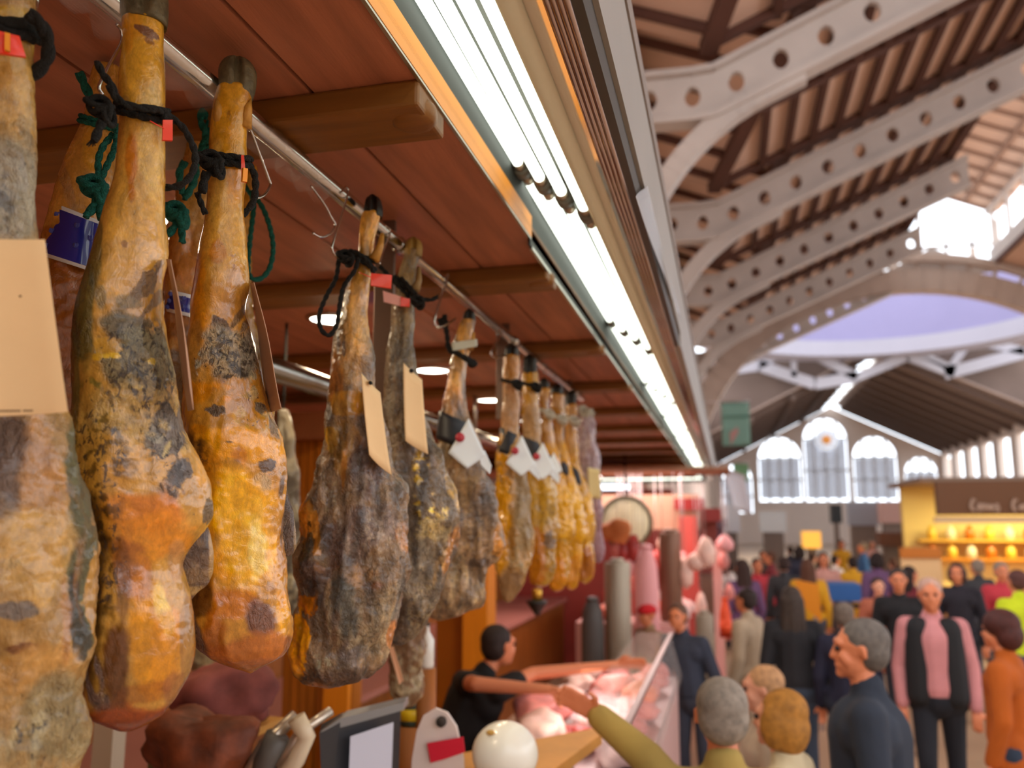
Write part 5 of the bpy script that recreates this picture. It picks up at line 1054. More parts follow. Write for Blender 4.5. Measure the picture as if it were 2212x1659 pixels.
for (u, v, w, m, lab) in ((1140, 1520, .17, PINKM, 'big marbled piece of pink meat under the reaching arms'), (1170, 1570, .16, FATM, 'pale tied joint of meat just left of the wooden board edge'), (1330, 1480, .15, PINKM, 'glistening pink cut right of the reaching hands'), (1420, 1500, .13, mat('meat_orange', 'f08a62', .45, var=.3, vs=8), 'orange-pink chicken pieces in the glass case'), (1300, 1550, .12, FATM, 'white fatty cut beside the olive sleeve'), (1350, 1600, .13, mat('meat_white', 'f0d6d4', .4, var=.2, vs=8), 'whitish cut at the front of the glass case')):
    p = UZ(u, v, 1.17); p[0] = min(-.5, max(-.95, p[0])); b = slab(MB(), (p[0], p[1], 1.072), w*.75, w*1.2, .075, k*3+1); o = b.build('meat_cut', m); tag(o, lab, 'meat', 'cuts in the glass case'); k += 1
for i in range(16):
    y = 3.9+.13*i; x = -.5-.21*(i % 3); b = slab(MB(), (x, y, 1.072), .1, .09, .05, i+40); o = b.build('meat_cut', [PINKM, REDM, FATM][i % 3]); tag(o, 'small %s cut of raw meat in the %s of the glass case' % (('pink', 'red', 'fatty')[i % 3], 'middle' if i < 8 else 'far end'), 'meat', 'small cuts along the case')
# back worktop where the seller works, with board and things standing on it
t = thing('work_counter', 'steel-topped work counter at the bottom that carries the till and board', 'counter', (-.95, 2, 0)); b = MB(); b.bb((-2.1, .9, 0), (-.36, 3.28, .96)); b.build('body', MATS['case_pink'], t); b = MB(); b.bb((-2.12, .88, .961), (-.34, 3.29, .989)); b.build('top', STEELC, t)
t = thing('wood_worktop', 'yellowish wooden worktop with a diagonal front edge at the bottom', 'worktop', (-.95, 2.2, 0))
b = MB(); P = [UZ(u, v, 1.35) for u, v in ((1292, 1568), (1300, 1582), (1196, 1659), (1150, 1760), (940, 1760), (960, 1630), (1120, 1600), (1250, 1576))]; b.prism([(p[0], p[1], 1.31) for p in P], (0, 0, .035)); b.build('top', YWOOD, t)
b = MB(); q = [np.mean([p[0] for p in P]), np.mean([p[1] for p in P])]; b.bb((q[0]-.1, q[1]-.1, .991), (q[0]+.1, q[1]+.1, 1.309)); b.build('foot', STEELC, t)
def stand(b, c, w=.16): b.bb((c[0]-w/2, c[1]-w/2, .98), (c[0]+w/2, c[1]+w/2, c[2]-.001))
c = UZ(1092, 1659+20, 1.36); r = .098
t = thing('white_ball', 'smooth white ball with a small ochre mark on the worktop', 'ball', (c[0], c[1], 1.345)); c = UD(1091, 1628, 2.35); 
b = MB(); b.ball(c, .092, 32, sc=(1, 1, .93)); b.build('shell', mat('ball_white', 'eceadb', .3, coat=.3), t)
b = MB(); b.ball(Vector(c)+Vector((-.026, -.058, .067)), .013, 12, sc=(1, .5, .6)); b.build('spot', mat('ochre', 'c49a4c', .5), t)
t['label'] = 'smooth white ball with a small ochre mark on top, at the bottom of the photo'
b = MB(); b.lathe([(.05, 0), (.08, .01), (.06, .05), (.05, .05)], (c[0], c[1], c[2]-.135), 24); b.build('holder', WHITE, t)
# white price paddle with a red field
t = thing('price_paddle', 'white rounded board with a hole and a red block printed on it', 'sign', UD(945, 1680, 2.3))
b = MB(); P = [UD(u, v, 2.3) for u, v in ((884, 1760), (890, 1640), (900, 1580), (915, 1545), (940, 1530), (965, 1540), (985, 1570), (1000, 1640), (1006, 1760))]; b.prism(P, (0, .012, 0)); b.build('board', mat('paddle_white', 'd8c8be', .5), t)
b = MB(); P = [UD(u, v, 2.29) for u, v in ((922, 1606), (1000, 1592), (1004, 1625), (960, 1640), (930, 1648))]; b.prism(P, (0, .004, 0)); b.build('red_block', mat('print_red', 'c8102e', .5), t)
b = MB(); p = Vector(UD(952, 1560, 2.285)); b.tube([p, p+Vector((0, .01, 0))], .014, 20); b.build('hole', mat('hole_dark', '3c342e', .8), t)
# till screen
t = thing('till_screen', 'dark-framed screen with a pale grey display at the bottom centre-left', 'screen', UD(780, 1700, 2.1))
b = MB(); P = [UD(*q) for q in ((690, 1585, 2.0), (735, 1560, 2.05), (866, 1530, 2.25), (858, 1790, 2.25), (700, 1800, 2.0))]; b.prism(P, (-.02, .05, .01)); b.build('frame', mat('till_black', '2a2a2c', .4), t)
b = MB(); P = [UD(*q) for q in ((760, 1590, 2.05), (850, 1560, 2.18), (842, 1780, 2.18), (752, 1785, 2.05))]; b.prism(P, (-.002, -.004, 0)); b.build('display', mat('till_grey', 'a6a4ad', .3, emit='a6a4ad', es=.25), t)
b = MB(); P = [UD(*q) for q in ((690, 1582, 2.0), (735, 1552, 2.05), (872, 1518, 2.25), (872, 1534, 2.25), (735, 1572, 2.05))]; b.prism(P, (-.01, .06, .005)); b.build('hood', mat('till_hood', '7d7a76', .4), t)
b = MB(); p = UD(780, 1800, 2.15); b.tube([(p[0], p[1], .99), (p[0], p[1]+.03, p[2])], .03, 12); b.build('stem', MATS['till_black'], t)
# carving stand with a cut ham on it
t = thing('carving_stand', 'steel and wood ham stand with a clamp, blurred at the lower left', 'ham stand', UD(560, 1640, 2.0))
ST = mat('stand_steel', 'c8bba8', .3, .7)
b = MB(); b.tube([UD(520, 1700, 2.0), UD(570, 1610, 2.0), UD(640, 1545, 2.05)], .016, 10); b.build('arm', ST, t)
b = MB(); b.tube([UD(600, 1650, 2.0), UD(650, 1580, 2.0), UD(715, 1535, 2.05)], .012, 10); b.build('clamp', ST, t)
b = MB(); b.tube([UD(640, 1550, 2.0), UD(662, 1590, 2.0), UD(640, 1640, 2.0), UD(600, 1690, 2.0)], .022, 12); b.build('screw_ring', mat('stand_cream', 'd8c7a8', .4), t)
b = MB(); b.tube([UD(560, 1700, 2.0), UD(575, 1640, 2.0), UD(600, 1590, 2.0)], .03, 10); b.build('spike_block', mat('stand_dark', '5a5650', .5), t)
p = UD(560, 1760, 2.0); b = MB(); b.bb((p[0]-.14, p[1]-.1, .99), (p[0]+.14, p[1]+.1, 1.15)); b.build('base', YWOOD, t)
o = slab(MB(), UD(430, 1700, 2.0), .13, .1, .085, 9).build('carved_ham', mat('carved_brown', '74381a', .6, var=.6, vs=16, bump=.8, bs=25)); tag(o, 'dark orange-brown carved ham lying below the tall ham', 'ham')
o = slab(MB(), UD(480, 1560, 2.3), .16, .1, .08, 5).build('cloth_bundle', mat('dusty_pink', '8a4a42', .85, var=.4, vs=14, bump=.6, bs=18)); tag(o, 'dusty pink bundle behind the ham stand', 'bundle')
for i, (q, wx, lab) in enumerate(((UD(430, 1700, 2.0), .11, 'small wooden crate under the carved ham'), (UD(480, 1560, 2.3), .12, 'wooden crate under the dusty pink bundle'))):
    t = thing('wooden_crate', lab, 'crate', (q[0], q[1], .99)); b = MB(); b.bb((q[0]-wx, q[1]-.09, .99), (q[0]+wx, q[1]+.09, q[2]-.02)); b.build('body', WOODW, t); b = MB(); b.bb((q[0]-wx-.01, q[1]-.1, q[2]-.02), (q[0]+wx+.01, q[1]+.1, q[2]-.001)); b.build('lid', YWOOD, t)
for i, (u, v0, v1, w, col, lab) in enumerate(((395, 1540, 1659, 26, '6a6a4c', 'olive green bottle lower left below the tall ham'), (350, 1560, 1670, 24, '564f34', 'dark olive bottle at the lower left, behind the carved ham'), (890, 1440, 1560, 30, '28382c', 'dark green bottle with a yellow band under the blurred brown ham'), (922, 1345, 1440, 17, 'dcd8cd', 'white plastic bottle left of the smooth orange pillar'))):
    d = 2.35 if i < 2 else 2.7; top = UD(u, v0, d); bot = UD(u, v1, d); w = w*d/FPX; h = top[2]-bot[2]
    t = thing('bottle', lab, 'bottle', (top[0], top[1], bot[2])); b = MB(); b.lathe([(w*.95, 0), (w, .01), (w, h*.62), (w*.4, h*.8), (w*.36, h*.93)], (top[0], top[1], bot[2]), 20); b.build('body', mat('bottle_%d' % i, col, .25, coat=.4), t)
    b = MB(); b.lathe([(w*.42, h*.93), (w*.42, h)], (top[0], top[1], bot[2]), 16); b.build('cap', mat('cap_%d' % i, 'c9a02c' if i == 2 else '3a3630', .4), t)
    if i == 2: b = MB(); b.lathe([(w*1.02, h*.1), (w*1.02, h*.3)], (top[0], top[1], bot[2]), 20); b.build('label_band', mat('band_yellow', 'd8b414', .4), t)
    b = MB(); b.lathe([(w*1.3, .99-bot[2]), (w*1.3, -.001)], (top[0], top[1], bot[2]), 16); b.build('stand', WOODW, t)
t = thing('white_post', 'pale narrow post below the tall ham at the lower left', 'post', (0, 0, 0)); p = UD(236, 1600, 2.6); t.location = (p[0], p[1], 0); bpy.context.view_layer.update()
b = MB(); b.bb((p[0]-.035, p[1]-.03, 0), (p[0]+.035, p[1]+.03, UD(236, 1500, 2.6)[2])); b.build('shaft', mat('post_pale', 'c3b29a', .5), t)
# paper cone lamp shade and black funnel under the last hams
t = thing('scale_hopper', 'small black cone hanging under the yellow hams, with a brass top', 'lamp', UD(1160, 1330, 4.6))
p = UD(1160, 1298, 4.6); b = MB(); b.lathe([(.012, -.075), (.055, -.012), (.058, 0), (.03, .004)], p, 20); b.build('shade', mat('cone_black', '23231f', .4), t)
b = MB(); b.lathe([(.028, 0), (.028, .06), (.02, .065)], p, 16); b.build('brass_cap', mat('brass', 'c99a3c', .3, .8), t); b = MB(); b.tube([Vector(p)+Vector((0, 0, .06)), (p[0], p[1], CE)], .003, 6); b.build('cord', ROPEK, t)
# ------------------------------------------------------------------ butcher's stall beyond
BY = 8.6
t = thing('butcher_stall', 'red and pink butcher stall beyond the end of the ham row', 'stall', (-1.6, 10, 0))
b = MB(); b.bb((-3.4, 12.6, 0), (-.75, 12.7, 2.55)); b.build('back_panel', mat('stall_red', 'b0493f', .6, var=.2, vs=2), t)
b = MB(); b.bb((-1.5, BY, 0), (-.45, 12.4, 1.1)); b.build('counter', mat('stall_pink', 'e0a9a0', .5), t)
b = MB(); b.bb((-3.2, 10.05, 2.0), (-.3, 10.15, 2.4)); b.bb((-3.2, 8.9, 2.62), (.05, 10.15, 2.65)); b.build('header', mat('header_tan', 'b08a70', .6), t)
p = UY(1490, 1090, 10); b = MB(); b.bb((p[0]-.17, 9.95, p[2]-.06), (p[0]+.17, 10, p[2]+.07)); o = b.build('red_sign', mat('sign_red', '8e1f1c', .5), t)
for i, (u, v0, v1, w) in enumerate(((1490, 1115, 1400, 24), (1552, 1180, 1400, 14))):
    a = UY(u-w, v0, 9.9); c = UY(u+w, v1, 9.9); b = MB(); b.bb((a[0], 9.9, 0), (c[0], 10.05, a[2])); b.build('side_panel', [mat('panel_red', 'c4544a', .6), mat('panel_rose', 'e0a89e', .6)][i], t)
area_light('butcher_lamp', (-1.2, 9.6, 2.6), 1.6, 1.2, 45, (1, .8, .76)); area_light('case_lamp', (-.7, 4.7, CT-.02), .12, 2.4, 4, (1, .86, .84))  # butcher stall light has no fixture, added to brighten the stall
t = thing('round_mirror', 'round framed cream plate above the far stall, right of the last hams', 'mirror', UY(1350, 1180, 9))
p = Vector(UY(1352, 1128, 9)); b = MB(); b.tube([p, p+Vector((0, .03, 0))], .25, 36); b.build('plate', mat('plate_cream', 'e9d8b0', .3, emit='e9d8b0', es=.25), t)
b = MB(); b.tube([p+Vector((.26*math.cos(a), .01, .26*math.sin(a))) for a in [2*math.pi*i/36 for i in range(36)]], .022, 8, closed=True); b.build('rim', mat('rim_olive', '7a6a4c', .5), t)
b = slab(MB(), p+Vector((-.1, -.1, -.22)), .16, .05, .12, 3); b.build('painted_shape', mat('plate_orange', 'cf7a42', .6), t)
b = MB(); b.tube([p+Vector((0, .02, .25)), (p[0], p[1]+.02, CE)], .01, 6); b.build('cord', ROPEK, t)
r_ = random.Random(4)
for i in range(60):
    u = r_.uniform(1320, 1580); v = r_.uniform(1150, 1420); y = r_.uniform(8.9, 12.0) if v > 1260 else (9.0, 9.35, 9.7)[i % 3]; v = v if v > 1260 else 1150+(v-1150)*.7; u = u if v > 1260 else 1335+(i*41) % 235; p = UY(u, v, y)
    if p[2] < 1.12:
        p[0] = min(max(p[0], -1.4), -.5); p[2] = 1.101; s = r_.uniform(.07, .13); o = slab(MB(), p, s, s, s*.6, i).build('meat_piece', [mat('far_pink', 'f4aaa8', .5, var=.2), mat('far_red', 'e0564a', .5), mat('far_pale', 'f6d0c8', .5), mat('far_coral', 'f07858', .5)][i % 4]); tag(o, 'small %s lump of meat on the pink counter of the butcher stall' % ('pink', 'red', 'pale', 'coral')[i % 4], 'meat', 'meat on the butcher counter')
    else:
        s = r_.uniform(.05, .1); L = r_.uniform(.15, .3); t = thing('hanging_meat', '%s piece of meat hanging in the %s of the butcher stall' % (('pale pink', 'pink', 'red', 'fatty white')[i % 4], ('left part', 'middle', 'right part')[max(0, min(2, int((u-1335)//76)))]), 'meat', p, group='meat hanging in the butcher stall')
        b = MB(); b.lathe([(.01, -L), (s*.9, -L*.8), (s, -L*.4), (s*.5, 0), (.01, .02)], p, 12); b.build('meat', [MATS['far_pink'] if 'far_pink' in MATS else PINKM, PINKM, REDM, FATM][i % 4], t); b = MB(); b.tube([p, (p[0], p[1], 2.62)], .004, 5); b.build('hook', STEELC, t)
# pale hood-like cooler and grey boxes left of it
for i, (u0, u1, v0, v1, y, col, lab) in enumerate(((1365, 1420, 1185, 1290, 8.2, 'f0a8a8', 'pink upright bag on the counter left of the red cap'), (1300, 1360, 1215, 1330, 8.0, 'bdb29c', 'beige box on the stall counter below the round plate'), (1250, 1300, 1300, 1370, 7.9, '5f5a56', 'dark grey jug on the counter under the pink loin'), (1420, 1470, 1150, 1210, 8.8, '8a6550', 'brown crate behind the pink bag'), (1500, 1545, 1330, 1460, 7.9, 'a89a88', 'grey-beige bin at the end of the meat case'), (1552, 1582, 1300, 1390, 8.9, 'f0562a', 'bright orange-red bag at the right end of the butcher counter'))):
    a = UY(u0, v0, y); c = UY(u1, v1, y); z0 = 1.101 if c[2] > .9 and y > 8.5 else 0
    t = thing('box' if i in (1, 3) else 'bag' if i in (0, 5) else 'container', lab, ['bag', 'box', 'jug', 'crate', 'bin', 'bag'][i], ((a[0]+c[0])/2, y, z0)); b = MB(); w = c[0]-a[0]
    b.lathe([(w*.5, z0-a[2]), (w*.52, (c[2]-a[2])*.9), (w*.46, (c[2]-a[2])*.35), (w*.25, 0)] if i in (0, 2, 5) else [(w*.5, z0-a[2]), (w*.5, -.02), (w*.46, 0)], ((a[0]+c[0])/2, y+.15, a[2]), 4 if i in (1, 3) else 16); b.build('body', mat('bx%d' % i, col, .6), t)
    b = MB(); b.lathe([(w*.26, 0), (w*.3, .02), (w*.2, .035)], ((a[0]+c[0])/2, y+.15, a[2]), 12); b.build('lid', mat('bl%d' % i, col, .4), t)
# ------------------------------------------------------------------ green banners and far stalls
for i, (u0, u1, v0, v1, y, col, lab) in enumerate(((1557, 1622, 868, 962, 27, '7fa596', 'green hanging banner at the left under the arch'), (1583, 1618, 1000, 1040, 24, '6f9a70', 'small green banner below the larger one on the left'), (1980, 2006, 1040, 1110, 22, '84a58c', 'narrow green banner beside the brown sign'))):
    a = UY(u0, v0, y); c = UY(u1, v1, y); t = thing('banner', lab, 'banner', ((a[0]+c[0])/2, y, c[2])); b = MB(); b.tube([(XW, y, a[2]), (a[0], y, a[2])] if i < 2 else [((a[0]+c[0])/2, y+.05, 0), ((a[0]+c[0])/2, y+.05, a[2])], .02, 8); b.build('bracket', STEELC, t); b = MB(); b.card([(a[0], y, a[2]), (c[0], y, a[2]), (c[0], y, c[2]), (a[0], y, c[2])], .02, .03); b.build('cloth', mat('ban%d' % i, col, .7), t)
    b = MB(); b.tube([(a[0]-.03, y, a[2]), (c[0]+.03, y, a[2])], .025, 8); b.build('rod', STEELC, t)
    if i == 0: b = MB(); b.card([UY(1577, 935, y-.1), UY(1592, 922, y-.1), UY(1596, 932, y-.1), UY(1578, 962, y-.1)], .01); b.build('print', mat('banner_pink', 'b98a84', .7), t); b = MB(); b.bb((a[0], y-.06, (a[2]+c[2])/2-.02+.2), (c[0], y-.03, (a[2]+c[2])/2+.24)); b.build('dark_band', mat('banner_band', '55806f', .7), t)
    if i == 2: p = Vector(UY(1992, 1105, y-.1)); b = MB(); b.tube([p, p+Vector((0, .05, 0))], .16, 20); b.build('emblem', mat('emblem_pale', 'b9c8b4', .6), t)
t = thing('white_flag', 'white cloth hanging on the left hall wall under the green banners', 'banner', UY(1600, 1110, 20)); b = MB(); b.card([UY(1560, 1010, 20), UY(1608, 1030, 20), UY(1625, 1112, 20), UY(1585, 1100, 20)], .02, .08); b.build('cloth', mat('flag_white', 'dfe3ee', .7), t)
b = MB(); b.tube([(XW, 20, UY(1556, 1008, 20)[2]), UY(1556, 1008, 20), UY(1612, 1030, 20)], .02, 8); b.build('rod', STEELC, t)
# cafe stall with the brown sign
CY = 15.5
t = thing('cafe_stall', 'brightly lit yellow stall with a brown sign board on the right', 'stall', (5, CY+1, 0))
a = UY(2022, 1040, CY); c = UY(2230, 1112, CY); x1 = 9.0
b = MB(); b.bb((a[0], CY, c[2]), (x1, CY+.2, a[2])); sg = b.build('sign_board', mat('sign_brown', '6b4526', .6), t)
LET = mat('letter_tan', 'b79a84', .6)
def glyph(b, u, v, w, h, segs):
    for s in segs: P = [UY(u+x*w, v+y*h, CY-.03) for x, y in s]; b.tube(P, .028, 6)
for (u, ch) in ((2098, 'C'), (2112, 'a'), (2124, 'n'), (2137, 'o'), (2149, 's'), (2188, 'C'), (2203, 'o'), (2215, 'n')):
    h = 16; b = MB(); SEG = {'C': [[(.9, -.3), (.4, -.5), (0, 0), (0, .6), (.4, 1), (.9, .9)]], 'a': [[(.8, .2), (.3, .2), (0, .6), (.3, 1), (.8, .8), (.8, .2), (.8, 1)]], 'n': [[(0, 1), (0, .2), (.4, .2), (.8, .4), (.8, 1)]], 'o': [[(.4, .2), (0, .6), (.4, 1), (.8, .6), (.4, .2)]], 's': [[(.8, .25), (.2, .25), (.2, .55), (.8, .65), (.7, 1), (0, 1)]]}
    glyph(b, u, 1087, 10, h, SEG[ch]); b.build('letter', LET, sg)
b = MB(); b.bb((a[0]-.2, CY+.2, a[2]), (x1, CY+3.2, a[2]+.08)); b.build('roof', mat('cafe_roof', '8a7260', .7), t)
b = MB(); b.bb((a[0], CY+3, 0), (x1, CY+3.2, a[2])); b.build('back_wall', mat('cafe_back', 'e2c878', .6), t)
b = MB(); b.bb((a[0]-.05, CY+.05, c[2]-.13), (x1, CY+.15, c[2]-.03)); b.build('awning', mat('awning_tan', 'd9b98c', .6), t)
b = MB(); b.bb((a[0]-.1, CY, 0), (x1, CY+.7, 1.0)); b.build('counter', mat('cafe_counter', 'c07a34', .5), t)
for k, (z, col) in enumerate(((1.35, 'c8801c'), (1.7, 'd9a83c'))):
    b = MB(); b.bb((a[0]+.2, CY+2.6, z), (x1-.2, CY+2.95, z+.04)); b.build('shelf', mat('shelf_%d' % k, col, .5), t)
    for j in range(12): b = MB(); x = a[0]+.45+j*.34; b.lathe([(.09, 0), (.09, .16), (.05, .22), (.04, .27)], (x, CY+2.75, z+.04), 10); b.build('jar', [mat('jar_amber', 'c8731a', .3), mat('jar_yellow', 'ecc040', .3), mat('jar_cream', 'e8deb0', .4)][(j+k) % 3], t)
for j in range(4): b = MB(); x = a[0]+.7+j*1.1; b.bb((x-.35, CY+1.2, a[2]-.06), (x+.35, CY+1.4, a[2]-.02)); b.build('lamp_panel', mat('cafe_glow', 'fff2c0', .5, emit='fff0b0', es=14), t)
area_light('cafe_lamp', (6, CY+1.4, a[2]-.1), 3.5, .3, 160, (1, .85, .5))
t = thing('cream_panel', 'plain cream-orange board standing left of the yellow stall', 'panel', UY(1990, 1240, 13)); a = UY(1946, 1205, 13); c = UY(2040, 1300, 13)
b = MB(); b.bb((a[0], 13, 0), (c[0], 13.06, a[2])); b.build('board', mat('panel_cream', 'f0c48a', .6), t); b = MB(); b.bb((a[0], 12.96, a[2]), (c[0], 13.1, a[2]+.14)); b.build('top_strip', mat('strip_orange', 'c9741c', .5), t)
t = thing('yellow_screen', 'flat amber yellow board standing in the crowd', 'panel', UY(1745, 1340, 9.5)); a = UY(1716, 1252, 9.5); c = UY(1776, 1342, 9.5)
b = MB(); P = [UY(u, v, 9.5) for u, v in ((1716, 1252), (1768, 1262), (1776, 1345), (1736, 1310))]; b.prism(P, (0, .04, 0)); b.build('board', mat('amber', 'e08a08', .5), t); b = MB(); b.bb(((a[0]+c[0])/2+.05, 9.51, 0), ((a[0]+c[0])/2+.09, 9.55, a[2]-.2)); b.build('post', STEELC, t)
for i, (u0, u1, v0, v1, y, col, lab) in enumerate(((1790, 1862, 1262, 1300, 11.9, '2f64a8', 'blue crate on the stand behind the man in navy'), (1560, 1600, 1090, 1150, 26, 'd8d8dc', 'pale panel low on the left side of the far hall'), (1900, 1965, 1150, 1180, 20, '6f4630', 'brown shelf unit in the middle distance left of the cream board'), (1795, 1820, 1090, 1130, 30, '2b2f30', 'black loudspeaker box under the end windows'), (1830, 1900, 1085, 1135, 34, '9a9ea8', 'pale grey stall roof under the right end window'), (1900, 1975, 1085, 1130, 33, 'c09a90', 'pinkish stall front right of the grey roof'), (1735, 1775, 1148, 1185, 20, 'f0b048', 'glowing yellow sign in the middle distance'), (1640, 1700, 1105, 1150, 30, 'd5d8d8', 'rounded pale kiosk top under the left end window'))):
    a = UY(u0, v0, y); c = UY(u1, v1, y); t = thing(['crate', 'panel', 'shelf_unit', 'loudspeaker', 'kiosk', 'kiosk', 'sign', 'kiosk'][i], lab, ['crate', 'panel', 'shelves', 'speaker', 'stall', 'stall', 'sign', 'stall'][i], ((a[0]+c[0])/2, y, 0))
    b = MB(); b.bb((a[0], y, c[2]), (c[0], y+.6, a[2])); b.build('body', mat('fx%d' % i, col, .6, emit=col if i == 6 else None, es=.8), t); b = MB(); b.bb((a[0]+.1, y+.1, 0), (c[0]-.1, y+.5, c[2])); b.build('stand', mat('fs%d' % i, '7a6a60', .7), t)
# stall blocks lining both sides of the hall
r_ = random.Random(9)
for i in range(14):
    y = 17+i*3.0; left = i % 2 == 0; x = r_.uniform(-1.2, -1.0) if left else 6.2+i*.5; w = 1.0 if left else 3; z = r_.uniform(1.9, 2.4)
    fn = ['dark red', 'pale grey', 'dusty purple', 'mustard', 'brown'][i % 5]; t = thing('market_stall', ('far stall with a %s fascia, %s of the %s side of the aisle' % (fn, 'near end' if i < 5 else 'middle' if i < 10 else 'far end', 'left' if left else 'right')), 'stall', (x, y, 0), group='far market stalls')
    b = MB(); b.bb((x, y, 0), (x+w, y+2.2, 1.0)); b.build('counter', mat('fc%d' % (i % 4), ['8f6a5a', 'a88878', '77504a', 'b09a8c'][i % 4], .6), t)
    b = MB(); b.bb((x-.1, y, z), (x+w, y+2.4, z+.25)); b.build('fascia', mat('ff%d' % (i % 5), ['9c3a36', 'b5a69c', '6a5a6a', 'c8a060', '8c7a70'][i % 5], .6), t)
    b = MB(); b.bb((x+.1, y+2.0, 1.0), (x+w-.1, y+2.1, z)); b.build('shelves', mat('fh%d' % (i % 4), ['a0504a', 'd8a860', '8a6a80', 'c0b0a0'][i % 4], .6), t)
# ================================================================== people
def capsule(b, a, c, ra, rc, n=10):
    a = Vector(a); c = Vector(c); m = 5; P = []; R = []; d = (c-a)
    if d.length < 1e-5: b.ball(a, ra, n); return
    d.normalize()
    for i in range(m): t = math.pi/2*(1-i/m); P.append(a-d*ra*math.sin(t)); R.append(max(.001, ra*math.cos(t)))
    P.append(a); R.append(ra); P.append(c); R.append(rc)
    for i in range(1, m+1): t = math.pi/2*i/m; P.append(c+d*rc*math.sin(t)); R.append(max(.001, rc*math.cos(t)))
    b.tube(P, R, n)
def fuse(name, caps, vox, m, parent, smooth=3, keep=None):
    """tapered limbs and ellipsoids melted into one continuous skin"""
    b = MB()
    for c in caps:
        if c[0] == 'e': b.ball(c[1], 1., 16, sc=c[2], rot=c[3] if len(c) > 3 else None)
        else: capsule(b, c[0], c[1], c[2], c[3])
    me = bpy.data.meshes.new('t'); me.from_pydata(b.v, [], b.f); o = bpy.data.objects.new('t', me); COL.objects.link(o)
    r = o.modifiers.new('r', 'REMESH'); r.mode = 'VOXEL'; r.voxel_size = vox
    s = o.modifiers.new('s', 'SMOOTH'); s.factor = .5; s.iterations = smooth
    dg = bpy.context.evaluated_depsgraph_get(); ev = o.evaluated_get(dg); nm = bpy.data.meshes.new_from_object(ev)
    bpy.data.objects.remove(o); bpy.data.meshes.remove(me); nm.name = name
    nm.polygons.foreach_set('use_smooth', [True]*len(nm.polygons)); nm.materials.clear(); nm.materials.append(m)
    ob = bpy.data.objects.new(name, nm); COL.objects.link(ob); ob.parent = parent; return ob
SKINP = mat('skin_warm', 'd9855c', .5, var=.06, vs=5); SKINL = mat('skin_light', 'e8a584', .5, var=.06, vs=5)
EYE = mat('eye_dark', '201815', .3); SHOE = mat('shoe_dark', '2a2522', .5)
def hand(caps, w, d, side, s=1., curl=.5, palm=None):
    """five fingers of their own lengths, a thumb from the side of the palm"""
    w = Vector(w); d = Vector(d).normalized(); pn = Vector(palm) if palm else Vector((0, -1, -.3)); pn = (pn-d*pn.dot(d)).normalized(); x = d.cross(pn)*side
    for i in range(4):
        o = (i-1.5)*.020*s; k0 = w+d*.01*s+x*o*.6; k1 = w+d*.085*s+x*o; caps.append((k0, k1, .013*s, .011*s))
        L = (.040, .046, .043, .033)[i]*s; p = k1; a = curl*.7
        for j in range(3):
            q = p+(d*math.cos(a)+pn*math.sin(a)+x*(i-1.5)*.04)*L*(1, .7, .55)[j]; caps.append((p, q, .0088*s, .0078*s)); p = q; a += curl
    t0 = w+d*.025*s-x*.025*s; t1 = t0+(d*.6-x*.75+pn*.3).normalized()*.04*s; t2 = t1+(d*.95-x*.2+pn*.3).normalized()*.032*s
    caps += [(w+d*.01*s, t0, .014*s, .013*s), (t0, t1, .0125*s, .0105*s), (t1, t2, .0105*s, .009*s)]
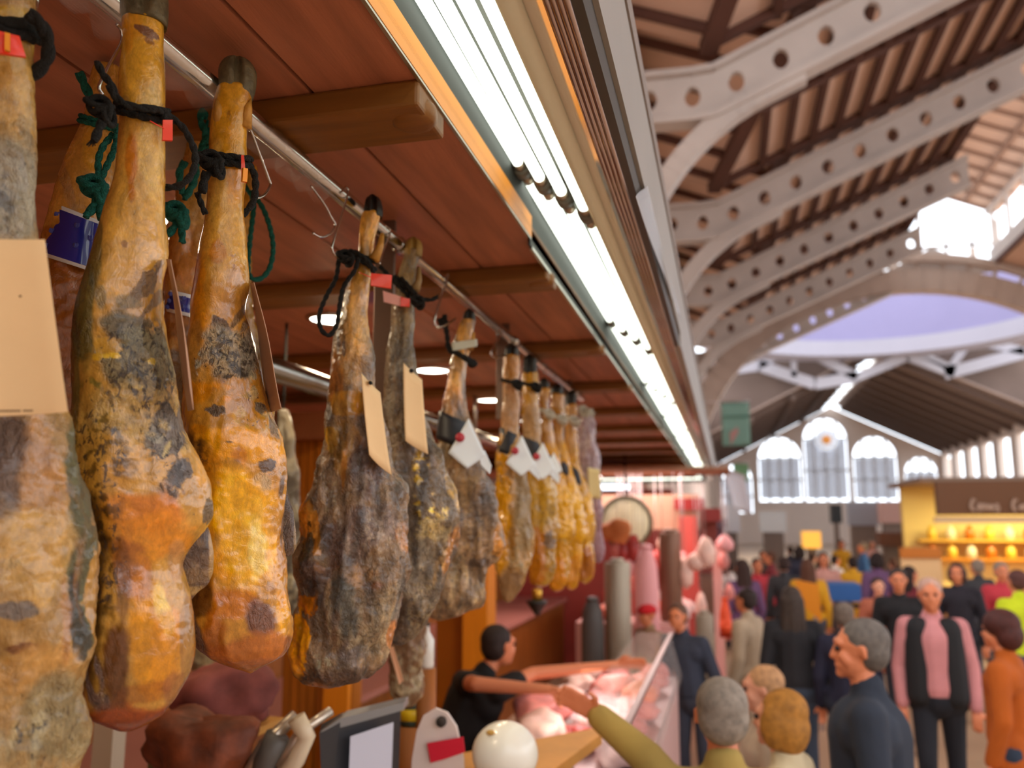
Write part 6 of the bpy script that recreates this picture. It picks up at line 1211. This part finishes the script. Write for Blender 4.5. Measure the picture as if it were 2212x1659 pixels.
def person(label, u, vt, d, face, top, bottom, hair, style='short', H=None, arms=None, vox=.012, lean=(0, 0), coat=0, skin=None, bulk=1., short=False, extra=None, turn=0, group=None, look=0):
    p = UD(u, vt, d); hz = H or p[2]; s = hz/1.76; fa = math.radians(face)
    lx, ly = lean
    root = (p[0]-lx, p[1]-ly, 0); t = thing('person', label, 'person', root, fa, group=group)
    R = Matrix.Rotation(-fa, 3, 'Z')
    lw = R @ Vector((lx, ly, 0))
    def J(x, y, z):                         # joint in local metres of a 1.76 m body, sheared by the lean
        k = max(0, (z-.95)/.75)**1.2; return Vector((x*s+lw.x*k, y*s+lw.y*k, z*s))
    L = lambda wp: R @ (Vector(wp)-Vector(root))
    sk = skin or SKINP; B = bulk
    hip = [J(q*.09, 0, .92) for q in (-1, 1)]; kn = [J(q*.10, .03*(q if turn else 1)+turn*q*.12, .50) for q in (-1, 1)]; an = [J(q*.10, -.02+turn*q*.2, .09) for q in (-1, 1)]
    sh = [J(q*.175, 0, 1.42) for q in (-1, 1)]
    el = [J(q*.235, -.02, 1.13) for q in (-1, 1)]; wr = [J(q*.235, .06, .88) for q in (-1, 1)]; hd = [(wr[i]-el[i]) for i in (0, 1)]; cu = [.5, .5]
    if arms:
        for i, a in enumerate(arms):
            if a: el[i] = L(a[0]) if a[0] is not None else el[i]; wr[i] = L(a[1]); hd[i] = (L(a[2])-wr[i]) if len(a) > 2 else wr[i]-el[i]; cu[i] = a[3] if len(a) > 3 else .4
    c = []
    c += [(J(0, 0, .95), J(0, 0, 1.12), .135*s*B, .12*s*B), (J(0, 0, 1.12), J(0, 0, 1.33), .12*s*B, .125*s*B), (J(-.08, 0, 1.36), J(.08, 0, 1.36), .1*s, .1*s), (sh[0], sh[1], .06*s, .06*s), (J(0, -.01, 1.42), J(0, .01, 1.54), .062*s, .052*s)]
    for i in (0, 1):
        c += [(sh[i], el[i], .052*s, .04*s), (el[i], wr[i], .041*s, .026*s), (hip[i], kn[i], .085*s, .055*s), (kn[i], an[i], .055*s, .036*s), (an[i], an[i]+Vector((0, .13*s, -.04*s)), .036*s, .03*s)]
        hand(c, wr[i], hd[i], 1 if i else -1, s, cu[i])
    hc = J(0, .02, 1.645); yaw = math.radians(look); rz = (0, 0, yaw); HR = Matrix.Rotation(yaw, 3, 'Z')
    h = lambda x, y, z: hc+HR @ (Vector((x, y, z))*s)
    c += [('e', h(0, -.012, .02), (.076*s, .095*s, .092*s), rz), ('e', h(0, .02, -.04), (.06*s, .07*s, .075*s), rz), (h(0, .068, -.085), h(0, .07, -.088), .024*s, .022*s), (h(0, .088, .012), h(0, .1, -.026), .008*s, .013*s), (h(-.035, .075, .03), h(.035, .075, .03), .016*s, .016*s), (h(-.022, .08, -.058), h(.022, .08, -.058), .012*s, .012*s)]
    for q in (-1, 1): c += [(h(q*.077, -.005, .015), h(q*.08, -.012, -.02), .013*s, .009*s), (h(q*.04, .065, -.02), h(q*.045, .05, -.04), .02*s, .02*s)]
    fuse('body', c, vox*s, sk, t, 2)
    for q in (-1, 1):
        b = MB(); e = Matrix.Rotation(fa, 3, 'Z') @ h(q*.032, .083, .008)+Vector(root); b.ball(e, .011*s, 10); b.build('eye', EYE, t)
    # hair
    hm = mat('hair_'+hair, hair, .7, var=.35, vs=40, bump=.5, bs=60); hh = []
    hh += [('e', h(0, -.028, .04), (.086*s, .098*s, .088*s), rz), ('e', h(0, -.045, .0), (.084*s, .075*s, .085*s), rz)]
    if style == 'bob': hh += [('e', h(0, -.04, -.03), (.1*s, .085*s, .11*s), rz), ('e', h(-.07, .0, -.02), (.035*s, .06*s, .09*s), rz), ('e', h(.07, .0, -.02), (.035*s, .06*s, .09*s), rz)]
    if style == 'long': hh += [(h(-.04, -.07, .0), h(-.07, -.09, -.28), .06*s, .045*s), (h(.04, -.07, .0), h(.06, -.09, -.30), .06*s, .05*s), (h(0, -.08, 0), h(0, -.11, -.32), .07*s, .05*s)]
    if style == 'curly': hh += [('e', h(0, -.02, .05), (.11*s, .115*s, .1*s), rz), ('e', h(0, -.06, -.02), (.105*s, .085*s, .1*s), rz)]
    if style == 'cap': hh = [('e', h(0, -.005, .05), (.093*s, .115*s, .07*s), rz), (h(-.04, .1, .04), h(.04, .1, .04), .02*s, .02*s)]
    if style != 'bald': fuse('cap' if style == 'cap' else 'hair', hh, .012*s, hm, t, 2)
    # clothes
    g = .014*s
    def topcloth(name, m, grow, ln, sleeve=1., armsOn=True, vox2=.013):
        zb = .95-ln; k = grow
        q = [(J(0, 0, 1.12), J(0, 0, 1.33), .125*s*B+k, .13*s*B+k), (J(-.09, 0, 1.35), J(.09, 0, 1.35), .105*s+k, .105*s+k), (sh[0]*.97+J(0, 0, 1.42)*.03, sh[1]*.97+J(0, 0, 1.42)*.03, .062*s+k*.6, .062*s+k*.6), (J(0, 0, 1.0), J(0, 0, 1.12), .135*s*B+k, .125*s*B+k), (J(-.07, 0, .97), J(.07, 0, .97), .105*s*B+k, .105*s*B+k), (J(0, -.012, 1.43), J(0, -.006, 1.5), .074*s+k*.4, .064*s+k*.3)]
        if ln: q += [(J(-.07, 0, .93), J(-.09, 0, zb), .11*s+k, .12*s+k), (J(.07, 0, .93), J(.09, 0, zb), .11*s+k, .12*s+k), (J(0, 0, .95), J(0, 0, zb), .12*s, .13*s)]
        if armsOn:
            for i in (0, 1):
                if sleeve > .5: q += [(sh[i], el[i], .056*s+k, .046*s+k), (el[i], el[i].lerp(wr[i], min(1, (sleeve-.5)*2)*.97), .046*s+k, .034*s+k)]
                else: q += [(sh[i], sh[i].lerp(el[i], sleeve*2), .058*s+k, .054*s+k)]
        return fuse(name, q, vox2*s, m, t, 3)
    tm = mat('cloth_'+top, top, .85, var=.12, vs=6)
    topcloth('coat' if coat else 'jacket', tm, g, coat, .25 if short else 1.)
    if extra == 'vest':
        vm = mat('cloth_vest', '1e1e20', .8); q = []
        for i in (-1, 1): q += [(J(i*.115, .0, 1.38), J(i*.115, .0, 1.0), .09*s, .1*s), (J(i*.1, .03, 1.40), J(i*.115, .06, .95), .08*s+g, .082*s+g)]
        q += [(J(0, -.05, 1.38), J(0, -.05, .95), .13*s, .13*s)]
        fuse('vest', q, .013*s, vm, t, 3)
    bmt = mat('cloth_'+bottom, bottom, .85, var=.12, vs=6); q = [(hip[0], hip[1], .115*s*B, .115*s*B), (J(0, 0, .93), J(0, 0, 1.0), .14*s*B, .135*s*B)]
    for i in (0, 1): q += [(hip[i], kn[i], .096*s, .068*s), (kn[i], an[i]+Vector((0, 0, .0)), .068*s, .052*s)]
    fuse('trousers', q, .013*s, bmt, t, 3)
    for i in (0, 1): fuse('shoe', [(an[i]+Vector((0, -.02*s, -.045*s)), an[i]+Vector((0, .15*s, -.055*s)), .045*s, .038*s), (an[i], an[i]+Vector((0, 0, -.03*s)), .045*s, .045*s)], .012*s, SHOE, t, 2)
    if extra == 'bag':
        b = MB(); c0 = Matrix.Rotation(fa, 3, 'Z') @ J(.27, .05, .72)+Vector(root); b.lathe([(.02, -.2), (.13, -.18), (.14, 0), (.1, .1), (.02, .12)], c0, 14, sy=.5); b.build('handbag', mat('bag_brown', '4a3a33', .6), t)
    return t
P1 = person('man in a dark navy jacket with greying hair, seen in profile facing left', 1862, 1340, 3.3, 82, '2b3340', '1d1f26', '6a635c', vox=.008, bulk=1.12, look=8)
P2 = person('grey-haired man seen from behind, reaching left in an olive jacket', 1557, 1468, 2.55, 10, 'a8904c', '4a4238', '8f8578', vox=.008, bulk=1.15,
            arms=[(UD(1400, 1640, 2.6), UD(1292, 1546, 2.8), UD(1240, 1512, 2.8), .25), None])
P3 = person('person with a rounded light brown bob, facing left beside the grey-haired man', 1690, 1492, 3.0, 70, 'c9bc9a', '5a5048', 'a9742c', 'bob', vox=.01, skin=SKINL)
P4 = person('balding person with pale sandy hair behind the light brown bob', 1650, 1440, 3.7, 95, 'b8a690', '5a5048', 'c99a6c', vox=.012, skin=SKINL)
P5 = person('man walking towards us in a pink shirt and black open vest', 2006, 1250, 6.0, 172, 'cf8a8a', '20242c', 'caa08c', 'short', vox=.012, extra='vest', turn=.5, bulk=1.08)
P6 = person('woman with dark red-brown curly hair in an orange-brown coat at the right edge', 2162, 1325, 4.9, 60, 'b0560e', '2c3a4c', '4a2018', 'curly', coat=.22, vox=.012)
P7 = person('woman with very long dark hair and black jacket seen from behind', 1708, 1268, 6.6, 5, '26262a', '3c4656', '40342c', 'long', vox=.012, bulk=1.1)
P8 = person('man in a navy jacket seen from behind, beside the long-haired woman', 1822, 1302, 6.3, -12, '232438', '262a38', '75685c', vox=.012, bulk=1.1)
P9 = person('dark-haired person in a beige coat looking down by the case', 1612, 1272, 7.2, 60, 'b8a48a', 'a08a72', '2f211c', coat=.3, vox=.013)
P10 = person('person in black walking just behind the man in the pink shirt', 1938, 1228, 8.0, 175, '1d1c1e', '2a2c34', '3a2c26', vox=.014)
P11 = person('person in a black coat on the right behind the man in the pink shirt', 2066, 1216, 9.2, 160, '25222a', '2a2c34', '4a3026', 'bob', vox=.014)
P12 = person('person in a bright yellow-green safety jacket at the right edge', 2196, 1232, 8.0, 20, 'c8d820', '2c3a5c', '5a342c', vox=.014)
P15 = person('market seller in a black short-sleeved shirt leaning over with both arms out', 1082, 1352, 4.4, -38, '14100f', '1c1a1a', '2a1c16', vox=.009, lean=(.24, .06), short=True, bulk=1.2,
             arms=[(UD(1030, 1478, 3.95), UD(1190, 1490, 3.85), UD(1250, 1516, 3.8), .2), (UD(1150, 1455, 4.4), UD(1330, 1436, 4.5), UD(1385, 1432, 4.5), .15)])
P13 = person('person wearing a bright red round cap behind the meat case', 1401, 1318, 7.4, 130, '9a7a5c', '5a4a40', 'd0101c', 'cap', vox=.014, H=1.38)
P14 = person('slim person in dark slate jacket leaning at the end of the meat case', 1462, 1304, 6.5, 160, '343a4a', '3a3e4c', '6a4a3a', vox=.014, lean=(-.1, 0))
P16 = person('person in a terracotta coat in the middle distance left of the pink shirt', 1895, 1248, 9.5, 185, 'b0664c', '4a3a38', '3a2620', coat=.3, vox=.016, skin=SKINL)
# far crowd: copies of four figures with their own clothes
def copy_person(src, loc, rz, label, cols, sc, group):
    r = src.copy(); COL.objects.link(r); r.location = loc; r.rotation_euler = (0, 0, rz); r['label'] = label; r['group'] = group; r.scale = (sc, sc, sc)
    for ch in list(src.children):
        c = ch.copy(); COL.objects.link(c); c.parent = r
        k = 'top' if ch.name.split('.')[0] in ('jacket', 'coat', 'vest') else 'bottom' if ch.name.startswith('trousers') else 'hair' if ch.name.startswith('hair') else None
        if k and c.material_slots: c.material_slots[0].link = 'OBJECT'; c.material_slots[0].material = mat('crowd_'+cols[k], cols[k], .85)
    return r
r_ = random.Random(21); names = {'c03a44': 'red', '2a2c3c': 'dark navy', 'e8e0da': 'white', '6a4a6c': 'purple', '3a3a3c': 'charcoal', 'd09a8c': 'salmon', '3f6aa0': 'blue', '7a2c34': 'maroon', 'b8a890': 'beige', 'd8a020': 'mustard'}
cl = list(names); used = set()
i = 0
for (u, Y) in ((1600, 11), (1632, 13), (1662, 15), (1690, 12.5), (1725, 16), (1752, 19), (1775, 13.5), (1800, 17), (1838, 14.5), (1862, 19), (1890, 13), (1925, 16.5), (1958, 11.5), (1645, 19), (1705, 21), (1815, 22), (1880, 24), (1575, 15), (1740, 11.5), (1910, 21), (2105, 12.5), (2155, 11)):
    src = (P7, P8, P9, P10, P11, P16)[i % 6]; x = UY(u, 1150, Y)[0]; near = 'nearer part' if Y < 14 else 'middle' if Y < 18 else 'far end'; side = 'left' if u < 1680 else 'centre' if u < 1830 else 'right'
    tc_ = next(c for c in cl[(i*7+3) % 10:]+cl if (c, near, side) not in used); used.add((tc_, near, side))
    copy_person(src, (x, Y, 0), math.radians(r_.choice((0, 20, 180, 200, 90, -60))), 'small distant shopper in %s, %s of the %s of the crowd' % (names[tc_], side, near), dict(top=tc_, bottom=r_.choice(('2a2c3c', '3a3a3c', '4a4a55')), hair=r_.choice(('2a1e1a', '5a3a2a', '8a7a6a', '3a2a24'))), 1.0+r_.uniform(-.04, .06), 'distant shoppers'); i += 1
